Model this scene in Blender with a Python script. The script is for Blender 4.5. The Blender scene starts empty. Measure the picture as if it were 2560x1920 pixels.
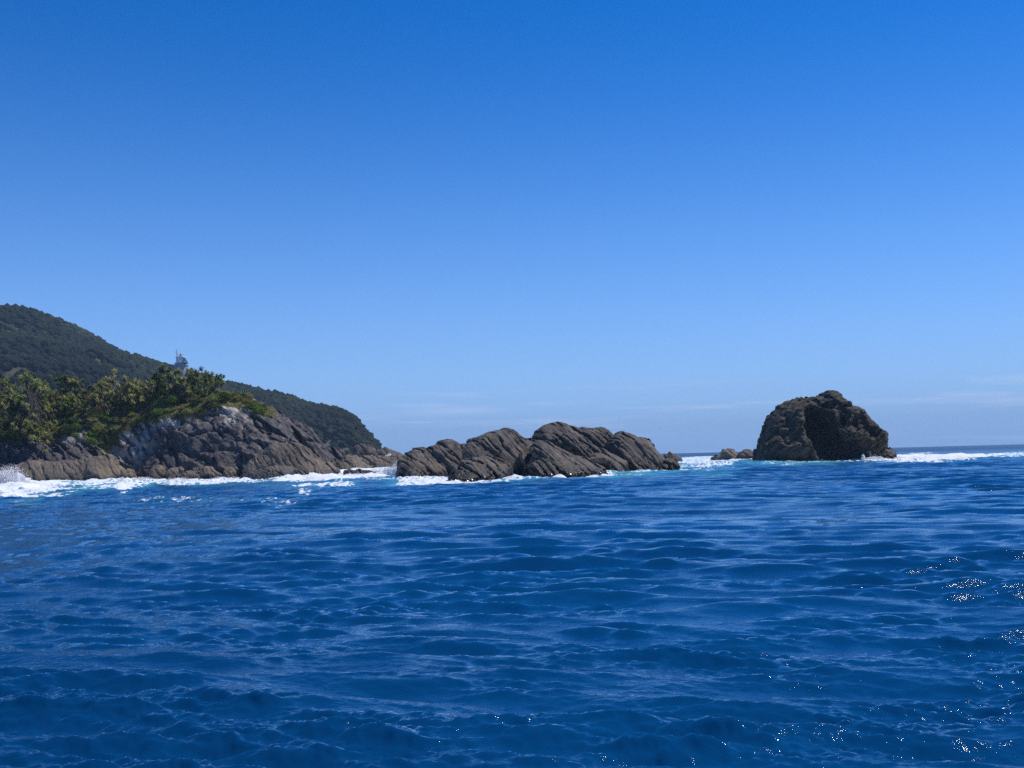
import bpy, math, random
import numpy as np
from mathutils import Vector, Matrix
from mathutils.bvhtree import BVHTree
from mathutils.kdtree import KDTree

random.seed(7)
RNG = np.random.default_rng(11)
scene = bpy.context.scene
COL = scene.collection

# ------------------------------------------------------------------ camera
F_PX = 2745.0                 # focal length in pixels of a 2560 wide frame
CAM_H = 4.0                   # eye height on the boat deck, metres above the sea
EARTH = 6371000.0
PITCH = math.atan(181.0 / F_PX)
ROLL = math.radians(1.52)
cam_data = bpy.data.cameras.new("camera")
cam_data.sensor_width = 36.0
cam_data.lens = 36.0 * F_PX / 2560.0
cam_data.clip_start = 0.1
cam_data.clip_end = 60000.0
cam = bpy.data.objects.new("camera", cam_data)
COL.objects.link(cam)
cam.location = (0, 0, CAM_H)
R_CAM = Matrix.Rotation(math.pi / 2 + PITCH, 3, 'X') @ Matrix.Rotation(-ROLL, 3, 'Z')
cam.rotation_euler = R_CAM.to_euler()
scene.camera = cam
R_NP = np.array(R_CAM)

def ray(u, v):
    """world direction through a point of the 2560x1920 frame, scaled so that y = 1"""
    d = R_NP @ np.array([(u - 1280.0) / F_PX, -(v - 960.0) / F_PX, -1.0])
    return d / d[1]

def at(u, v, Y):
    d = ray(u, v)
    return np.array([d[0] * Y, Y, CAM_H + d[2] * Y])

def X_at(u, Y):
    return at(u, 1150, Y)[0]

# ------------------------------------------------------------------ sky, sun, exposure
SUN_AZ = math.radians(62)     # right of the view direction
SUN_EL = math.radians(57)
world = bpy.data.worlds.new("World")
scene.world = world
world.use_nodes = True
wn, wl = world.node_tree.nodes, world.node_tree.links
wn.clear()
sky = wn.new("ShaderNodeTexSky")
sky.sky_type = 'NISHITA'
sky.sun_disc = False
sky.sun_elevation = SUN_EL
sky.sun_rotation = SUN_AZ
sky.air_density = 1.0
sky.dust_density = 0.0
sky.ozone_density = 6.0
sky.altitude = 2500
hsv = wn.new("ShaderNodeHueSaturation")
hsv.inputs['Saturation'].default_value = 1.32
hsv.inputs['Hue'].default_value = 0.509
wl.new(sky.outputs[0], hsv.inputs['Color'])
# thin high cloud low over the horizon: streaks in direction space, all around the horizon
tc = wn.new("ShaderNodeTexCoord")
sep = wn.new("ShaderNodeSeparateXYZ"); wl.new(tc.outputs['Generated'], sep.inputs[0])
at2 = wn.new("ShaderNodeMath"); at2.operation = 'ARCTAN2'
wl.new(sep.outputs['X'], at2.inputs[0]); wl.new(sep.outputs['Y'], at2.inputs[1])
cmb = wn.new("ShaderNodeCombineXYZ")
wl.new(at2.outputs[0], cmb.inputs['X']); wl.new(sep.outputs['Z'], cmb.inputs['Y'])
mp = wn.new("ShaderNodeMapping")
mp.inputs['Scale'].default_value = (6.0, 95.0, 1.0)
mp.inputs['Location'].default_value = (3.1, 1.7, 0.0)
mp.inputs['Rotation'].default_value = (0, 0, 0.012)
wl.new(cmb.outputs[0], mp.inputs['Vector'])
cn = wn.new("ShaderNodeTexNoise"); cn.inputs['Scale'].default_value = 1.0
cn.inputs['Detail'].default_value = 5.0; cn.inputs['Roughness'].default_value = 0.55
wl.new(mp.outputs[0], cn.inputs['Vector'])
cr = wn.new("ShaderNodeMapRange"); cr.interpolation_type = 'SMOOTHSTEP'
cr.inputs['From Min'].default_value = 0.52; cr.inputs['From Max'].default_value = 0.74
wl.new(cn.outputs['Fac'], cr.inputs['Value'])
band = wn.new("ShaderNodeMapRange"); band.interpolation_type = 'SMOOTHSTEP'
band.inputs['From Min'].default_value = 0.075; band.inputs['From Max'].default_value = 0.035
wl.new(sep.outputs['Z'], band.inputs['Value'])
# pale marine air towards the horizon, the same all the way round
hz1 = wn.new("ShaderNodeMapRange"); hz1.inputs['From Min'].default_value = 0.42; hz1.inputs['From Max'].default_value = 0.0
wl.new(sep.outputs['Z'], hz1.inputs['Value'])
hz2 = wn.new("ShaderNodeMath"); hz2.operation = 'POWER'; hz2.inputs[1].default_value = 2.2
wl.new(hz1.outputs[0], hz2.inputs[0])
hzm = wn.new("ShaderNodeMix"); hzm.data_type = 'RGBA'
hzm.inputs[7].default_value = (2.05, 3.6, 6.6, 1)
wl.new(hz2.outputs[0], hzm.inputs[0]); wl.new(hsv.outputs[0], hzm.inputs[6])
cf = wn.new("ShaderNodeMath"); cf.operation = 'MULTIPLY'
wl.new(cr.outputs[0], cf.inputs[0]); wl.new(band.outputs[0], cf.inputs[1])
cf2 = wn.new("ShaderNodeMath"); cf2.operation = 'MULTIPLY'; cf2.inputs[1].default_value = 0.75
wl.new(cf.outputs[0], cf2.inputs[0])
# one longer wisp low over the sea
def wmath(op, a, b=None):
    m = wn.new("ShaderNodeMath"); m.operation = op
    for k_, x_ in enumerate((a, b)):
        if x_ is None: continue
        if hasattr(x_, 'node'): wl.new(x_, m.inputs[k_])
        else: m.inputs[k_].default_value = x_
    return m.outputs[0]
qa = wmath('POWER', wmath('ABSOLUTE', wmath('DIVIDE', wmath('SUBTRACT', at2.outputs[0], -0.050), 0.040)), 2.0)
qe = wmath('POWER', wmath('ABSOLUTE', wmath('DIVIDE', wmath('SUBTRACT', sep.outputs['Z'], 0.0425), 0.0032)), 2.0)
wisp = wmath('MULTIPLY', wmath('EXPONENT', wmath('MULTIPLY', wmath('ADD', qa, qe), -1.0)), wmath('MULTIPLY', cn.outputs['Fac'], 1.15))
cfac = wmath('MAXIMUM', cf2.outputs[0], wisp)
cmix = wn.new("ShaderNodeMix"); cmix.data_type = 'RGBA'
cmix.inputs[7].default_value = (4.0, 5.1, 7.2, 1)
wl.new(cfac, cmix.inputs[0]); wl.new(hzm.outputs[2], cmix.inputs[6])
bg = wn.new("ShaderNodeBackground")
bg.inputs['Strength'].default_value = 0.148
wl.new(cmix.outputs[2], bg.inputs['Color'])
wo = wn.new("ShaderNodeOutputWorld")
wl.new(bg.outputs[0], wo.inputs['Surface'])

sun_data = bpy.data.lights.new("sun", 'SUN')
sun_data.energy = 4.2
sun_data.angle = math.radians(0.53)
sun_data.color = (1.0, 0.95, 0.87)
sun = bpy.data.objects.new("sun", sun_data)
COL.objects.link(sun)
TO_SUN = Vector((math.sin(SUN_AZ) * math.cos(SUN_EL), math.cos(SUN_AZ) * math.cos(SUN_EL), math.sin(SUN_EL)))
sun.rotation_euler = TO_SUN.to_track_quat('Z', 'Y').to_euler()
sun.location = (60, 60, 120)

scene.view_settings.view_transform = 'Standard'
scene.view_settings.look = 'None'
scene.view_settings.gamma = 1.0
scene.view_settings.exposure = 0.0
scene.view_settings.use_curve_mapping = False
scene.cycles.max_bounces = 8
scene.cycles.diffuse_bounces = 6
scene.cycles.transmission_bounces = 8
scene.cycles.volume_bounces = 0
scene.cycles.use_denoising = False
scene.cycles.use_adaptive_sampling = False
scene.cycles.sample_clamp_direct = 40.0
scene.cycles.sample_clamp_indirect = 4.0
scene.cycles.caustics_reflective = False
scene.cycles.caustics_refractive = False

# ------------------------------------------------------------------ helpers: numbers
def hash3(ix, iy, iz, seed=0):
    h = (ix.astype(np.int64) * 73856093) ^ (iy.astype(np.int64) * 19349663) ^ (iz.astype(np.int64) * 83492791) ^ (seed * 2654435761)
    h = (h ^ (h >> 13)) & 0xffffffff
    h = (h * 1274126177) & 0xffffffff
    h = (h ^ (h >> 16)) & 0xffffffff
    h = (h * 2246822519) & 0xffffffff
    h ^= (h >> 15)
    return (h & 0xffffff).astype(np.float32) / np.float32(0x1000000)

def vnoise(P, seed=0):
    """value noise, P (n,3) -> about -1..1"""
    F = np.floor(P); I = F.astype(np.int64); t = (P - F).astype(np.float32)
    t = t * t * t * (t * (t * 6 - 15) + 10)
    r = np.zeros(len(P), np.float32)
    for dx in (0, 1):
        wx = t[:, 0] if dx else 1 - t[:, 0]
        for dy in (0, 1):
            wy = t[:, 1] if dy else 1 - t[:, 1]
            for dz in (0, 1):
                wz = t[:, 2] if dz else 1 - t[:, 2]
                r += wx * wy * wz * hash3(I[:, 0] + dx, I[:, 1] + dy, I[:, 2] + dz, seed)
    return r * 2 - 1

def fbm(P, octaves=3, seed=0, gain=0.5):
    r = np.zeros(len(P), np.float32); a = 1.0; q = P
    for o in range(octaves):
        r += a * vnoise(q, seed + o * 17); a *= gain; q = q * 2.03 + 11.3
    return r

def worley(P, seed=0):
    """distance to nearest and second nearest jittered cell point, and its random number and a tilted plane"""
    F = np.floor(P).astype(np.int64)
    d1 = np.full(len(P), 9.0, np.float32); d2 = d1.copy(); cid = np.zeros(len(P), np.float32); dl = np.zeros((len(P), 3), np.float32)
    for dx in (-1, 0, 1):
        for dy in (-1, 0, 1):
            for dz in (-1, 0, 1):
                ix, iy, iz = F[:, 0] + dx, F[:, 1] + dy, F[:, 2] + dz
                jx = ix + hash3(ix, iy, iz, seed + 1); jy = iy + hash3(ix, iy, iz, seed + 2); jz = iz + hash3(ix, iy, iz, seed + 3)
                d = np.sqrt((P[:, 0] - jx) ** 2 + (P[:, 1] - jy) ** 2 + (P[:, 2] - jz) ** 2).astype(np.float32)
                nb = d < d1
                d2 = np.where(nb, d1, np.minimum(d2, d))
                cid = np.where(nb, hash3(ix, iy, iz, seed + 4), cid)
                for a_, jj in enumerate((jx, jy, jz)): dl[:, a_] = np.where(nb, P[:, a_] - jj, dl[:, a_])
                d1 = np.where(nb, d, d1)
    k = (cid * 9973).astype(np.int64); zz = np.zeros_like(k)
    tilt = sum((hash3(k, zz + a_, zz, seed + 6) - 0.5) * 2 * dl[:, a_] for a_ in range(3))      # each block has its own tilted face
    return d1, d2, cid, tilt

def smooth(a, b, x):
    t = np.clip((x - a) / (b - a), 0, 1)
    return t * t * (3 - 2 * t)

def poly_sdf(poly, X, Z):
    """signed distance to a polygon in the XZ plane, negative inside"""
    p = np.asarray(poly, float); n = len(p)
    d2 = np.full(X.shape, 1e18); inside = np.zeros(X.shape, bool)
    for i in range(n):
        a, b = p[i], p[(i + 1) % n]; e = b - a
        wx, wz = X - a[0], Z - a[1]
        t = np.clip((wx * e[0] + wz * e[1]) / max(e @ e, 1e-9), 0, 1)
        d2 = np.minimum(d2, (wx - e[0] * t) ** 2 + (wz - e[1] * t) ** 2)
        c = (a[1] > Z) != (b[1] > Z)
        with np.errstate(divide='ignore', invalid='ignore'):
            xc = a[0] + (Z - a[1]) * e[0] / (e[1] if abs(e[1]) > 1e-12 else 1e-12)
        inside ^= c & (X < xc)
    d = np.sqrt(d2)
    return np.where(inside, -d, d)

def surface_nets(V, origin, h):
    """V: 3d float grid, negative inside -> vertices, quads"""
    S = V < 0
    nx, ny, nz = V.shape
    C = S[:-1, :-1, :-1].astype(np.int8)
    for dx, dy, dz in ((1,0,0),(0,1,0),(0,0,1),(1,1,0),(1,0,1),(0,1,1),(1,1,1)):
        C = C + S[dx:nx-1+dx, dy:ny-1+dy, dz:nz-1+dz]
    act = (C > 0) & (C < 8)
    idx = -np.ones(act.shape, np.int64)
    ci = np.argwhere(act); idx[act] = np.arange(len(ci))
    acc = np.zeros((len(ci), 3)); cnt = np.zeros(len(ci))
    corners = [(a, b, c) for a in (0, 1) for b in (0, 1) for c in (0, 1)]
    for i, a in enumerate(corners):
        for b in corners[i+1:]:
            if sum(abs(p - q) for p, q in zip(a, b)) != 1: continue
            va = V[ci[:,0]+a[0], ci[:,1]+a[1], ci[:,2]+a[2]]; vb = V[ci[:,0]+b[0], ci[:,1]+b[1], ci[:,2]+b[2]]
            m = (va < 0) != (vb < 0)
            t = np.where(m, va / np.where(m, va - vb, 1), 0)
            for k in range(3):
                acc[:, k] += np.where(m, a[k] + t * (b[k] - a[k]), 0)
            cnt += m
    verts = (ci + acc / cnt[:, None]) * h + origin
    quads = []
    for ax in range(3):
        sl0 = [slice(None)] * 3; sl1 = [slice(None)] * 3
        sl0[ax] = slice(0, -1); sl1[ax] = slice(1, None)
        A, B = S[tuple(sl0)], S[tuple(sl1)]
        u, w = (ax + 1) % 3, (ax + 2) % 3
        for flip, M in ((False, A & ~B), (True, ~A & B)):
            e = np.argwhere(M)
            ok = (e[:, u] > 0) & (e[:, w] > 0) & (e[:, u] < V.shape[u]-1) & (e[:, w] < V.shape[w]-1)
            e = e[ok]
            def cell(du, dw):
                q = e.copy(); q[:, u] -= du; q[:, w] -= dw
                return idx[q[:, 0], q[:, 1], q[:, 2]]
            q = np.stack([cell(1, 1), cell(0, 1), cell(0, 0), cell(1, 0)], 1)
            if flip: q = q[:, ::-1]
            quads.append(q)
    quads = np.concatenate(quads)
    return verts, quads

# ------------------------------------------------------------------ helpers: scene
def mesh_np(name, verts, faces, smooth_shade=True, attrs=None):
    """faces: (n,k) int array"""
    me = bpy.data.meshes.new(name)
    verts = np.asarray(verts, np.float32); faces = np.asarray(faces, np.int32)
    n, k = faces.shape
    me.vertices.add(len(verts)); me.vertices.foreach_set("co", verts.ravel())
    me.loops.add(n * k); me.loops.foreach_set("vertex_index", faces.ravel())
    me.polygons.add(n); me.polygons.foreach_set("loop_start", np.arange(0, n * k, k, dtype=np.int32))
    me.polygons.foreach_set("use_smooth", np.full(n, smooth_shade, bool))
    me.update(calc_edges=True)
    for an, (kind, data) in (attrs or {}).items():
        a = me.attributes.new(an, 'FLOAT_COLOR' if kind == 'c' else 'FLOAT', 'POINT')
        a.data.foreach_set('color' if kind == 'c' else 'value', np.asarray(data, np.float32).ravel())
    return me

def link(name, me, mat, parent=None, loc=None):
    o = bpy.data.objects.new(name, me)
    COL.objects.link(o)
    if me is not None and mat is not None:
        if len(me.materials) == 0: me.materials.append(mat)
    if parent is not None: o.parent = parent
    if loc is not None: o.location = loc
    return o

def tag(o, label=None, cat=None, group=None, kind=None):
    if label: o['label'] = label
    if cat: o['category'] = cat
    if group: o['group'] = group
    if kind: o['kind'] = kind
    return o

def thing(name, label, cat, loc, group=None, rz=0.0, s=1.0):
    o = bpy.data.objects.new(name, None)
    o.empty_display_size = 0.5
    COL.objects.link(o)
    o.location = loc; o.rotation_euler = (0, 0, rz); o.scale = (s, s, s)
    return tag(o, label, cat, group)

def lin(h):
    h = h.lstrip('#'); c = [int(h[i:i+2], 16) / 255 for i in (0, 2, 4)]
    return tuple(x / 12.92 if x <= 0.04045 else ((x + 0.055) / 1.055) ** 2.4 for x in c) + (1.0,)

class NT:
    """small node-tree writer"""
    def __init__(self, name):
        self.mat = bpy.data.materials.new(name); self.mat.use_nodes = True
        self.n, self.l = self.mat.node_tree.nodes, self.mat.node_tree.links
        self.n.clear()
        self.out = self.n.new("ShaderNodeOutputMaterial")
    def node(self, t, ins=None, **kw):
        x = self.n.new(t)
        for k, v in kw.items(): setattr(x, k, v)
        for k, v in (ins or {}).items(): self.set(x.inputs[k], v)
        return x
    def set(self, sock, v):
        if hasattr(v, 'node'): self.l.new(v, sock)
        else: sock.default_value = v
    def pos(self): return self.node("ShaderNodeNewGeometry").outputs['Position']
    def mapping(self, vec, scale=(1,1,1), rot=(0,0,0), loc=(0,0,0)):
        return self.node("ShaderNodeMapping", {'Vector': vec, 'Scale': scale, 'Rotation': rot, 'Location': loc}).outputs[0]
    def turned(self, vec, rot, scale):
        return self.mapping(self.mapping(vec, (1, 1, 1), rot), scale)
    def noise(self, vec, scale, detail=3, rough=0.55, dist=0.0):
        return self.node("ShaderNodeTexNoise", {'Vector': vec, 'Scale': scale, 'Detail': detail, 'Roughness': rough, 'Distortion': dist}).outputs['Fac']
    def rng(self, v, a, b, c=0.0, d=1.0, mode='SMOOTHSTEP'):
        return self.node("ShaderNodeMapRange", {'Value': v, 'From Min': a, 'From Max': b, 'To Min': c, 'To Max': d}, interpolation_type=mode).outputs[0]
    def math(self, op, a, b=0.0, clamp=False):
        return self.node("ShaderNodeMath", {0: a, 1: b}, operation=op, use_clamp=clamp).outputs[0]
    def mix(self, f, a, b, mode='MIX'):
        return self.node("ShaderNodeMix", {'Factor': f, 'A': a, 'B': b}, data_type='RGBA', blend_type=mode).outputs['Result'] if False else self._mix(f, a, b, mode)
    def _mix(self, f, a, b, mode):
        x = self.n.new("ShaderNodeMix"); x.data_type = 'RGBA'; x.blend_type = mode
        self.set(x.inputs[0], f); self.set(x.inputs[6], a); self.set(x.inputs[7], b)
        return x.outputs[2]
    def attr(self, name, out='Fac'): return self.node("ShaderNodeAttribute", attribute_name=name).outputs[out]
    def bump(self, height, strength, dist=1.0, normal=None):
        ins = {'Height': height, 'Strength': strength, 'Distance': dist}
        if normal is not None: ins['Normal'] = normal
        return self.node("ShaderNodeBump", ins).outputs[0]
    def bsdf(self, **kw):
        b = self.n.new("ShaderNodeBsdfPrincipled")
        for k, v in kw.items(): self.set(b.inputs[k.replace('_', ' ')], v)
        return b.outputs[0]
    def done(self, shader):
        self.l.new(shader, self.out.inputs['Surface']); return self.mat
# ------------------------------------------------------------------ rock materials
def rock_mat(name, hi, mid, lo, tan, wet, tan_z=(1.5, 4.0), wet_z=(0.5, 1.6), dip=(0.0, -0.88, 0.0), pale=0.0, tan_amt=1.0, moss=0.0):
    """hi/mid/lo: dry stone tones; tan: the algae-stained splash zone; wet: the dark tidal zone"""
    t = NT(name); P = t.pos()
    big = t.noise(P, 0.16, 4); med = t.noise(P, 0.75, 4, 0.6); fine = t.noise(P, 4.0, 4, 0.65)
    strat = t.noise(t.turned(P, dip, (0.16, 0.16, 1.7)), 1.0, 4, 0.62, 0.35)
    c = t.mix(t.rng(big, 0.35, 0.65), lin(lo), lin(mid))
    c = t.mix(t.rng(strat, 0.38, 0.68), c, lin(hi))
    c = t.mix(t.rng(med, 0.5, 0.68, 0, 0.8), c, lin(lo))
    z = t.node("ShaderNodeSeparateXYZ", {0: P}).outputs['Z']
    zw = t.math('ADD', z, t.math('MULTIPLY', t.math('SUBTRACT', big, 0.5), 6.0))
    zw2 = t.math('ADD', z, t.math('MULTIPLY', t.math('SUBTRACT', med, 0.5), 2.2))
    tn = t.mix(t.rng(strat, 0.35, 0.7), lin(tan), lin(hi))
    tn = t.mix(t.rng(med, 0.5, 0.75, 0, 0.75), tn, lin(lo))
    c = t.mix(t.math('MULTIPLY', t.rng(zw, tan_z[1], tan_z[0]), tan_amt), c, tn)
    if pale > 0:
        pn = t.noise(t.turned(P, dip, (0.4, 0.4, 1.3)), 0.9, 5, 0.7, 0.5)
        hz = t.rng(zw, 5.0, 9.0)
        c = t.mix(t.math('MULTIPLY', t.math('MULTIPLY', t.rng(pn, 0.53, 0.66), hz), pale), c, lin('#b9b3a6'))
    if moss > 0:
        mn = t.noise(P, 0.35, 5, 0.7)
        c = t.mix(t.math('MULTIPLY', t.rng(mn, 0.5, 0.62), moss), c, lin('#3d4023'))
    w = t.rng(zw2, wet_z[1], wet_z[0])
    c = t.mix(w, c, lin(wet))
    c = t.mix(t.rng(fine, 0.3, 0.7, 0.0, 0.35), c, t.mix(0.55, c, (0.01, 0.01, 0.01, 1)))
    rough = t.rng(w, 0, 1, 0.85, 0.38, 'LINEAR')
    h1 = t.bump(strat, 0.8, 0.8)
    h2 = t.bump(t.noise(P, 2.2, 6, 0.68), 0.75, 0.35, h1)
    return t.done(t.bsdf(Base_Color=c, Roughness=rough, Normal=h2, Specular_IOR_Level=0.35))

# ------------------------------------------------------------------ rock carving
def strata_carve(P, n, spacing, depth, seed, warp=0.5, step=0.25):
    """bedding: layers of uneven thickness with cracks at their borders; returns a distance offset (positive eats rock)"""
    n = np.asarray(n, float); n /= np.linalg.norm(n)
    w = P @ n + warp * vnoise(P / 3.5, seed) + 0.25 * warp * vnoise(P / 0.9, seed + 3)
    w = w / spacing + 0.35 * vnoise(np.stack([w / spacing / 2.0, np.zeros_like(w), np.zeros_like(w)], 1), seed + 5)
    k = np.floor(w); fr = w - k
    d = np.minimum(fr, 1 - fr) * spacing
    gate = smooth(-0.1, 0.45, vnoise(P / np.array([3.2, 3.2, 2.2]), seed + 7) + 0.5 * (hash3(k.astype(np.int64), k.astype(np.int64) * 0, k.astype(np.int64) * 0, seed + 11) - 0.5))
    crack = np.exp(-(d / 0.13) ** 2) * depth * (0.05 + 1.1 * gate)
    lay = hash3(k.astype(np.int64), np.floor(P @ np.cross(n, [0.2, 0.9, 0.3]) / 6.0 + 0.5 * vnoise(P / 4, seed + 8)).astype(np.int64), np.zeros(len(P), np.int64), seed + 9)
    return crack + (lay - 0.5) * step + (fr - 0.5) * step * 0.8

def carve(bounds, h, sdf, detail, band=1.6):
    lo, hi = np.array(bounds[0], float), np.array(bounds[1], float)
    ns = np.maximum(np.ceil((hi - lo) / h).astype(int) + 1, 4)
    ax = [lo[i] + h * np.arange(ns[i]) for i in range(3)]
    V = sdf(ax[0], ax[1], ax[2]).astype(np.float32)
    m = np.abs(V) < band
    I = np.argwhere(m)
    P = I * h + lo
    V[m] += detail(P).astype(np.float32)
    V[0] = V[-1] = 1; V[:, 0] = V[:, -1] = 1; V[:, :, -1] = 1
    V[:, :, 0] = np.maximum(V[:, :, 0], 0.05)
    v, q = surface_nets(V, lo, h)
    q = q[v[q][:, :, 2].max(1) > -0.9]               # nothing deep under water
    used = np.unique(q); remap = np.full(len(v), -1); remap[used] = np.arange(len(used))
    return v[used], remap[q]

WATERLINE = []           # points of every rock near sea level: the surf forms around them

def px_poly(pts, Y):
    return [(at(u, v, Y)[0], at(u, v, Y)[2]) for u, v in pts]

def slab(pts, Y, T, R, h=0.215, lean=0.35, twist=0.0, det=None, bias=0.0, band=1.3, skirt=2.5, px=True):
    """a rock body: outline in the frame at depth Y, thickness 2T, rounding R, leaning back with height"""
    poly = px_poly(pts, Y) if px else pts
    poly = [(x, z if z > 0.9 else z - skirt) for x, z in poly]
    pa = np.array(poly); zmin = -2.2
    xc = pa[:, 0].mean()
    top = pa[:, 1].max()
    lo = (pa[:, 0].min() - 1.2, Y - T - 1.5 - abs(twist) * np.ptp(pa[:, 0]) / 2, zmin)
    hi = (pa[:, 0].max() + 1.2, Y + T + 1.5 + lean * top + abs(twist) * np.ptp(pa[:, 0]) / 2, top + 1.2)
    def sdf(xs, ys, zs):
        XX, ZZ = np.meshgrid(xs, zs, indexing='ij')
        d2 = poly_sdf(poly, XX, ZZ)[:, None, :]
        yc = Y + lean * np.maximum(ZZ, 0) + twist * (XX - xc)
        b = np.abs(ys[None, :, None] - yc[:, None, :]) - T + R
        a = d2 + R
        return np.minimum(np.maximum(a, b), 0) + np.sqrt(np.maximum(a, 0) ** 2 + np.maximum(b, 0) ** 2) - R
    def front(P):                                   # the landward side nobody sees keeps only its broad form
        out = np.full(len(P), bias)
        m = P[:, 1] < Y + lean * np.maximum(P[:, 2], 0) + twist * (P[:, 0] - xc) + 0.45 * T
        out[m] += det(P[m])
        return out
    v, q = carve((lo, hi), h, sdf, front, band)
    WATERLINE.append(v[np.abs(v[:, 2]) < 0.5][:, :2])
    return v, q

def rock_obj(name, vq, mat, parent=None, base=None, smooth_shade=True):
    v, q = vq
    b = np.array(base) if base is not None else np.array([v[:, 0].mean(), v[:, 1].mean(), 0.0])
    me = mesh_np(name, v - b, q, smooth_shade)
    o = link(name, me, mat, parent)
    if parent is None: o.location = b
    return o

M_ISLET = rock_mat('islet_stone', '#7a7066', '#554e48', '#312c2a', '#655b4d', '#1b1817', tan_z=(2.0, 6.0), wet_z=(1.0, 2.8), dip=(0, -0.88, 0))
M_STACK = rock_mat('stack_stone', '#675b49', '#2c2823', '#151312', '#423b31', '#121010', tan_z=(1.0, 4.0), wet_z=(0.8, 2.6), dip=(0.3, 0.5, 0), moss=0.55, tan_amt=0.6)
M_HEAD = rock_mat('headland_stone', '#676060', '#4b4647', '#302d30', '#6c604f', '#1d1a1a', tan_z=(3.0, 5.5), wet_z=(0.8, 2.6), dip=(0, -0.88, 0), pale=0.35)
M_TAN = rock_mat('weathered_boulder_stone', '#857869', '#685e53', '#403933', '#776a58', '#221e1c', tan_z=(3.0, 7.0), wet_z=(0.7, 2.2), dip=(0, -1.0, 0))

DIP = (0.74, 0.28, 0.61)
def islet_detail(seed, sp=1.0, dep=0.5, n=DIP, lump=0.6):
    def f(P):
        j = np.cross(n, (0.1, 1, 0.2))
        return (strata_carve(P, n, sp, dep * 0.9, seed, 0.75, 0.14) + 0.75 * strata_carve(P, n, sp * 3.3, dep * 1.6, seed + 15, 0.8, 0.55)
                + 0.55 * strata_carve(P, j, 4.6, 0.6, seed + 40, 1.0, 0.25)
                + lump * vnoise(P / 5.0, seed + 20) + 0.16 * fbm(P / 1.3, 2, seed + 30))
    return f

def c5(pts): return [(800 + x * 0.226, 950 + y * 0.226) for x, y in pts]
def c6(pts): return [(1200 + x * 0.226, 950 + y * 0.226) for x, y in pts]
def c4(pts): return [(400 + x * 0.226, 950 + y * 0.226) for x, y in pts]
def c3(pts): return [(0 + x * 0.226, 1000 + y * 0.226) for x, y in pts]
def c7(pts): return [(1650 + x * 0.27125, 900 + y * 0.27125) for x, y in pts]
def cs(pts): return [(1860 + x * 0.18083, 950 + y * 0.18083) for x, y in pts]

# ------------------------------------------------------------------ the middle islet
base_islet = (X_at(1340, 205), 205, 0)
islet = thing('rock_islet', 'brown rocky islet of tilted ribbed slabs in the middle of the view', 'islet', base_islet)
def islet_part(pts, Y, T, R, label=None, **kw):
    seed = kw.pop('seed'); d = kw.pop('detail', None) or islet_detail(seed, kw.pop('sp', 1.0), kw.pop('dep', 0.5))
    o = rock_obj('rock_slab', slab(pts, Y, T, R, det=d, **kw), M_ISLET, islet, base_islet)
    if label: o['label'] = label
islet_part(c5([(850,1090),(858,930),(890,860),(940,800),(1010,755),(1110,743),(1180,770),(1290,830),(1450,930),(1480,1090),(1300,1150),(950,1150)]), 222, 7, 5.5, seed=101, twist=0.3, lean=0.6)
islet_part(c5([(1190,1000),(1200,765),(1330,675),(1440,658),(1500,690),(1560,715),(1640,715),(1700,760),(1800,835),(1860,1000),(1700,1120),(1300,1120)]), 226, 7, 5, seed=102, lean=0.5, twist=0.3)
islet_part(c5([(905,1130),(925,1020),(960,975),(1040,958),(1160,990),(1280,1075),(1290,1130)]), 205, 3.2, 2.6, seed=103, label='low dark boulder slab at the foot of the left end')
islet_part([(1150,1185),(1158,1130),(1166,1108),(1173,1100),(1191,1090),(1218,1077),(1240,1072),(1259,1070),(1277,1073),(1297,1085),(1317,1097),(1332,1112),(1350,1160),(1340,1195),(1200,1200)], 212, 8, 4.8, seed=104, lean=0.45, sp=1.15, twist=0.3)
islet_part(c6([(520,830),(560,680),(600,580),(680,510),(740,488),(820,473),(910,483),(980,508),(1010,527),(1120,520),(1160,503),(1230,520),(1330,513),(1390,523),(1440,570),(1500,640),(1640,780),(1760,980),(1700,1080),(1300,1080),(900,1000)]), 240, 8, 4.5, seed=105, lean=0.3, sp=1.25, twist=0.3, dep=0.6)
islet_part(c6([(1380,760),(1440,650),(1500,600),(1530,577),(1580,568),(1650,580),(1700,605),(1750,640),(1800,645),(1870,665),(1910,720),(1950,780),(2000,835),(2045,875),(2020,960),(2050,1060),(1800,1100),(1450,1100)]), 236, 7.5, 4.5, seed=106, lean=0.45, twist=0.35, sp=1.2, dep=0.6)
islet_part(c6([(560,1180),(545,930),(590,850),(560,770),(640,668),(720,680),(800,712),(880,752),(1050,825),(1180,850),(1260,905),(1400,955),(1450,1010),(1440,1110),(1200,1160),(800,1180)]), 205, 6.5, 3.6, seed=107, lean=0.75, twist=0.4, sp=1.05, label='ribbed front slab with an olive sheen on its crest')
islet_part(c6([(1180,900),(1280,790),(1400,780),(1500,800),(1640,880),(1700,1000),(1690,1090),(1420,1100),(1380,960),(1250,900)]), 226, 5, 4, seed=108, lean=0.8, twist=0.4, sp=1.2)
islet_part(c6([(440,1180),(480,960),(410,850),(430,800),(470,770),(520,800),(540,880),(550,980),(590,1110),(590,1180)]), 203, 2.6, 2.0, seed=109, lean=0.5, sp=0.9, label='narrow upright pillar between the two dark clefts')
islet_part(c5([(1415,1220),(1418,1100),(1430,1050),(1480,1010),(1560,930),(1700,860),(1800,822),(1850,822),(1900,850),(2020,900),(2090,930),(2115,1000),(2130,1090),(2120,1200),(1700,1230)]), 190, 7, 4.2, seed=110, lean=0.8, twist=0.35, sp=0.85, label='front slab with close diagonal ribs and a weedy foot')
islet_part(c6([(1180,1000),(1000,900),(900,830),(700,700),(700,600),(1000,600),(1500,800),(1600,1050)]), 232, 5, 4, seed=111, lean=0.2)

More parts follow.
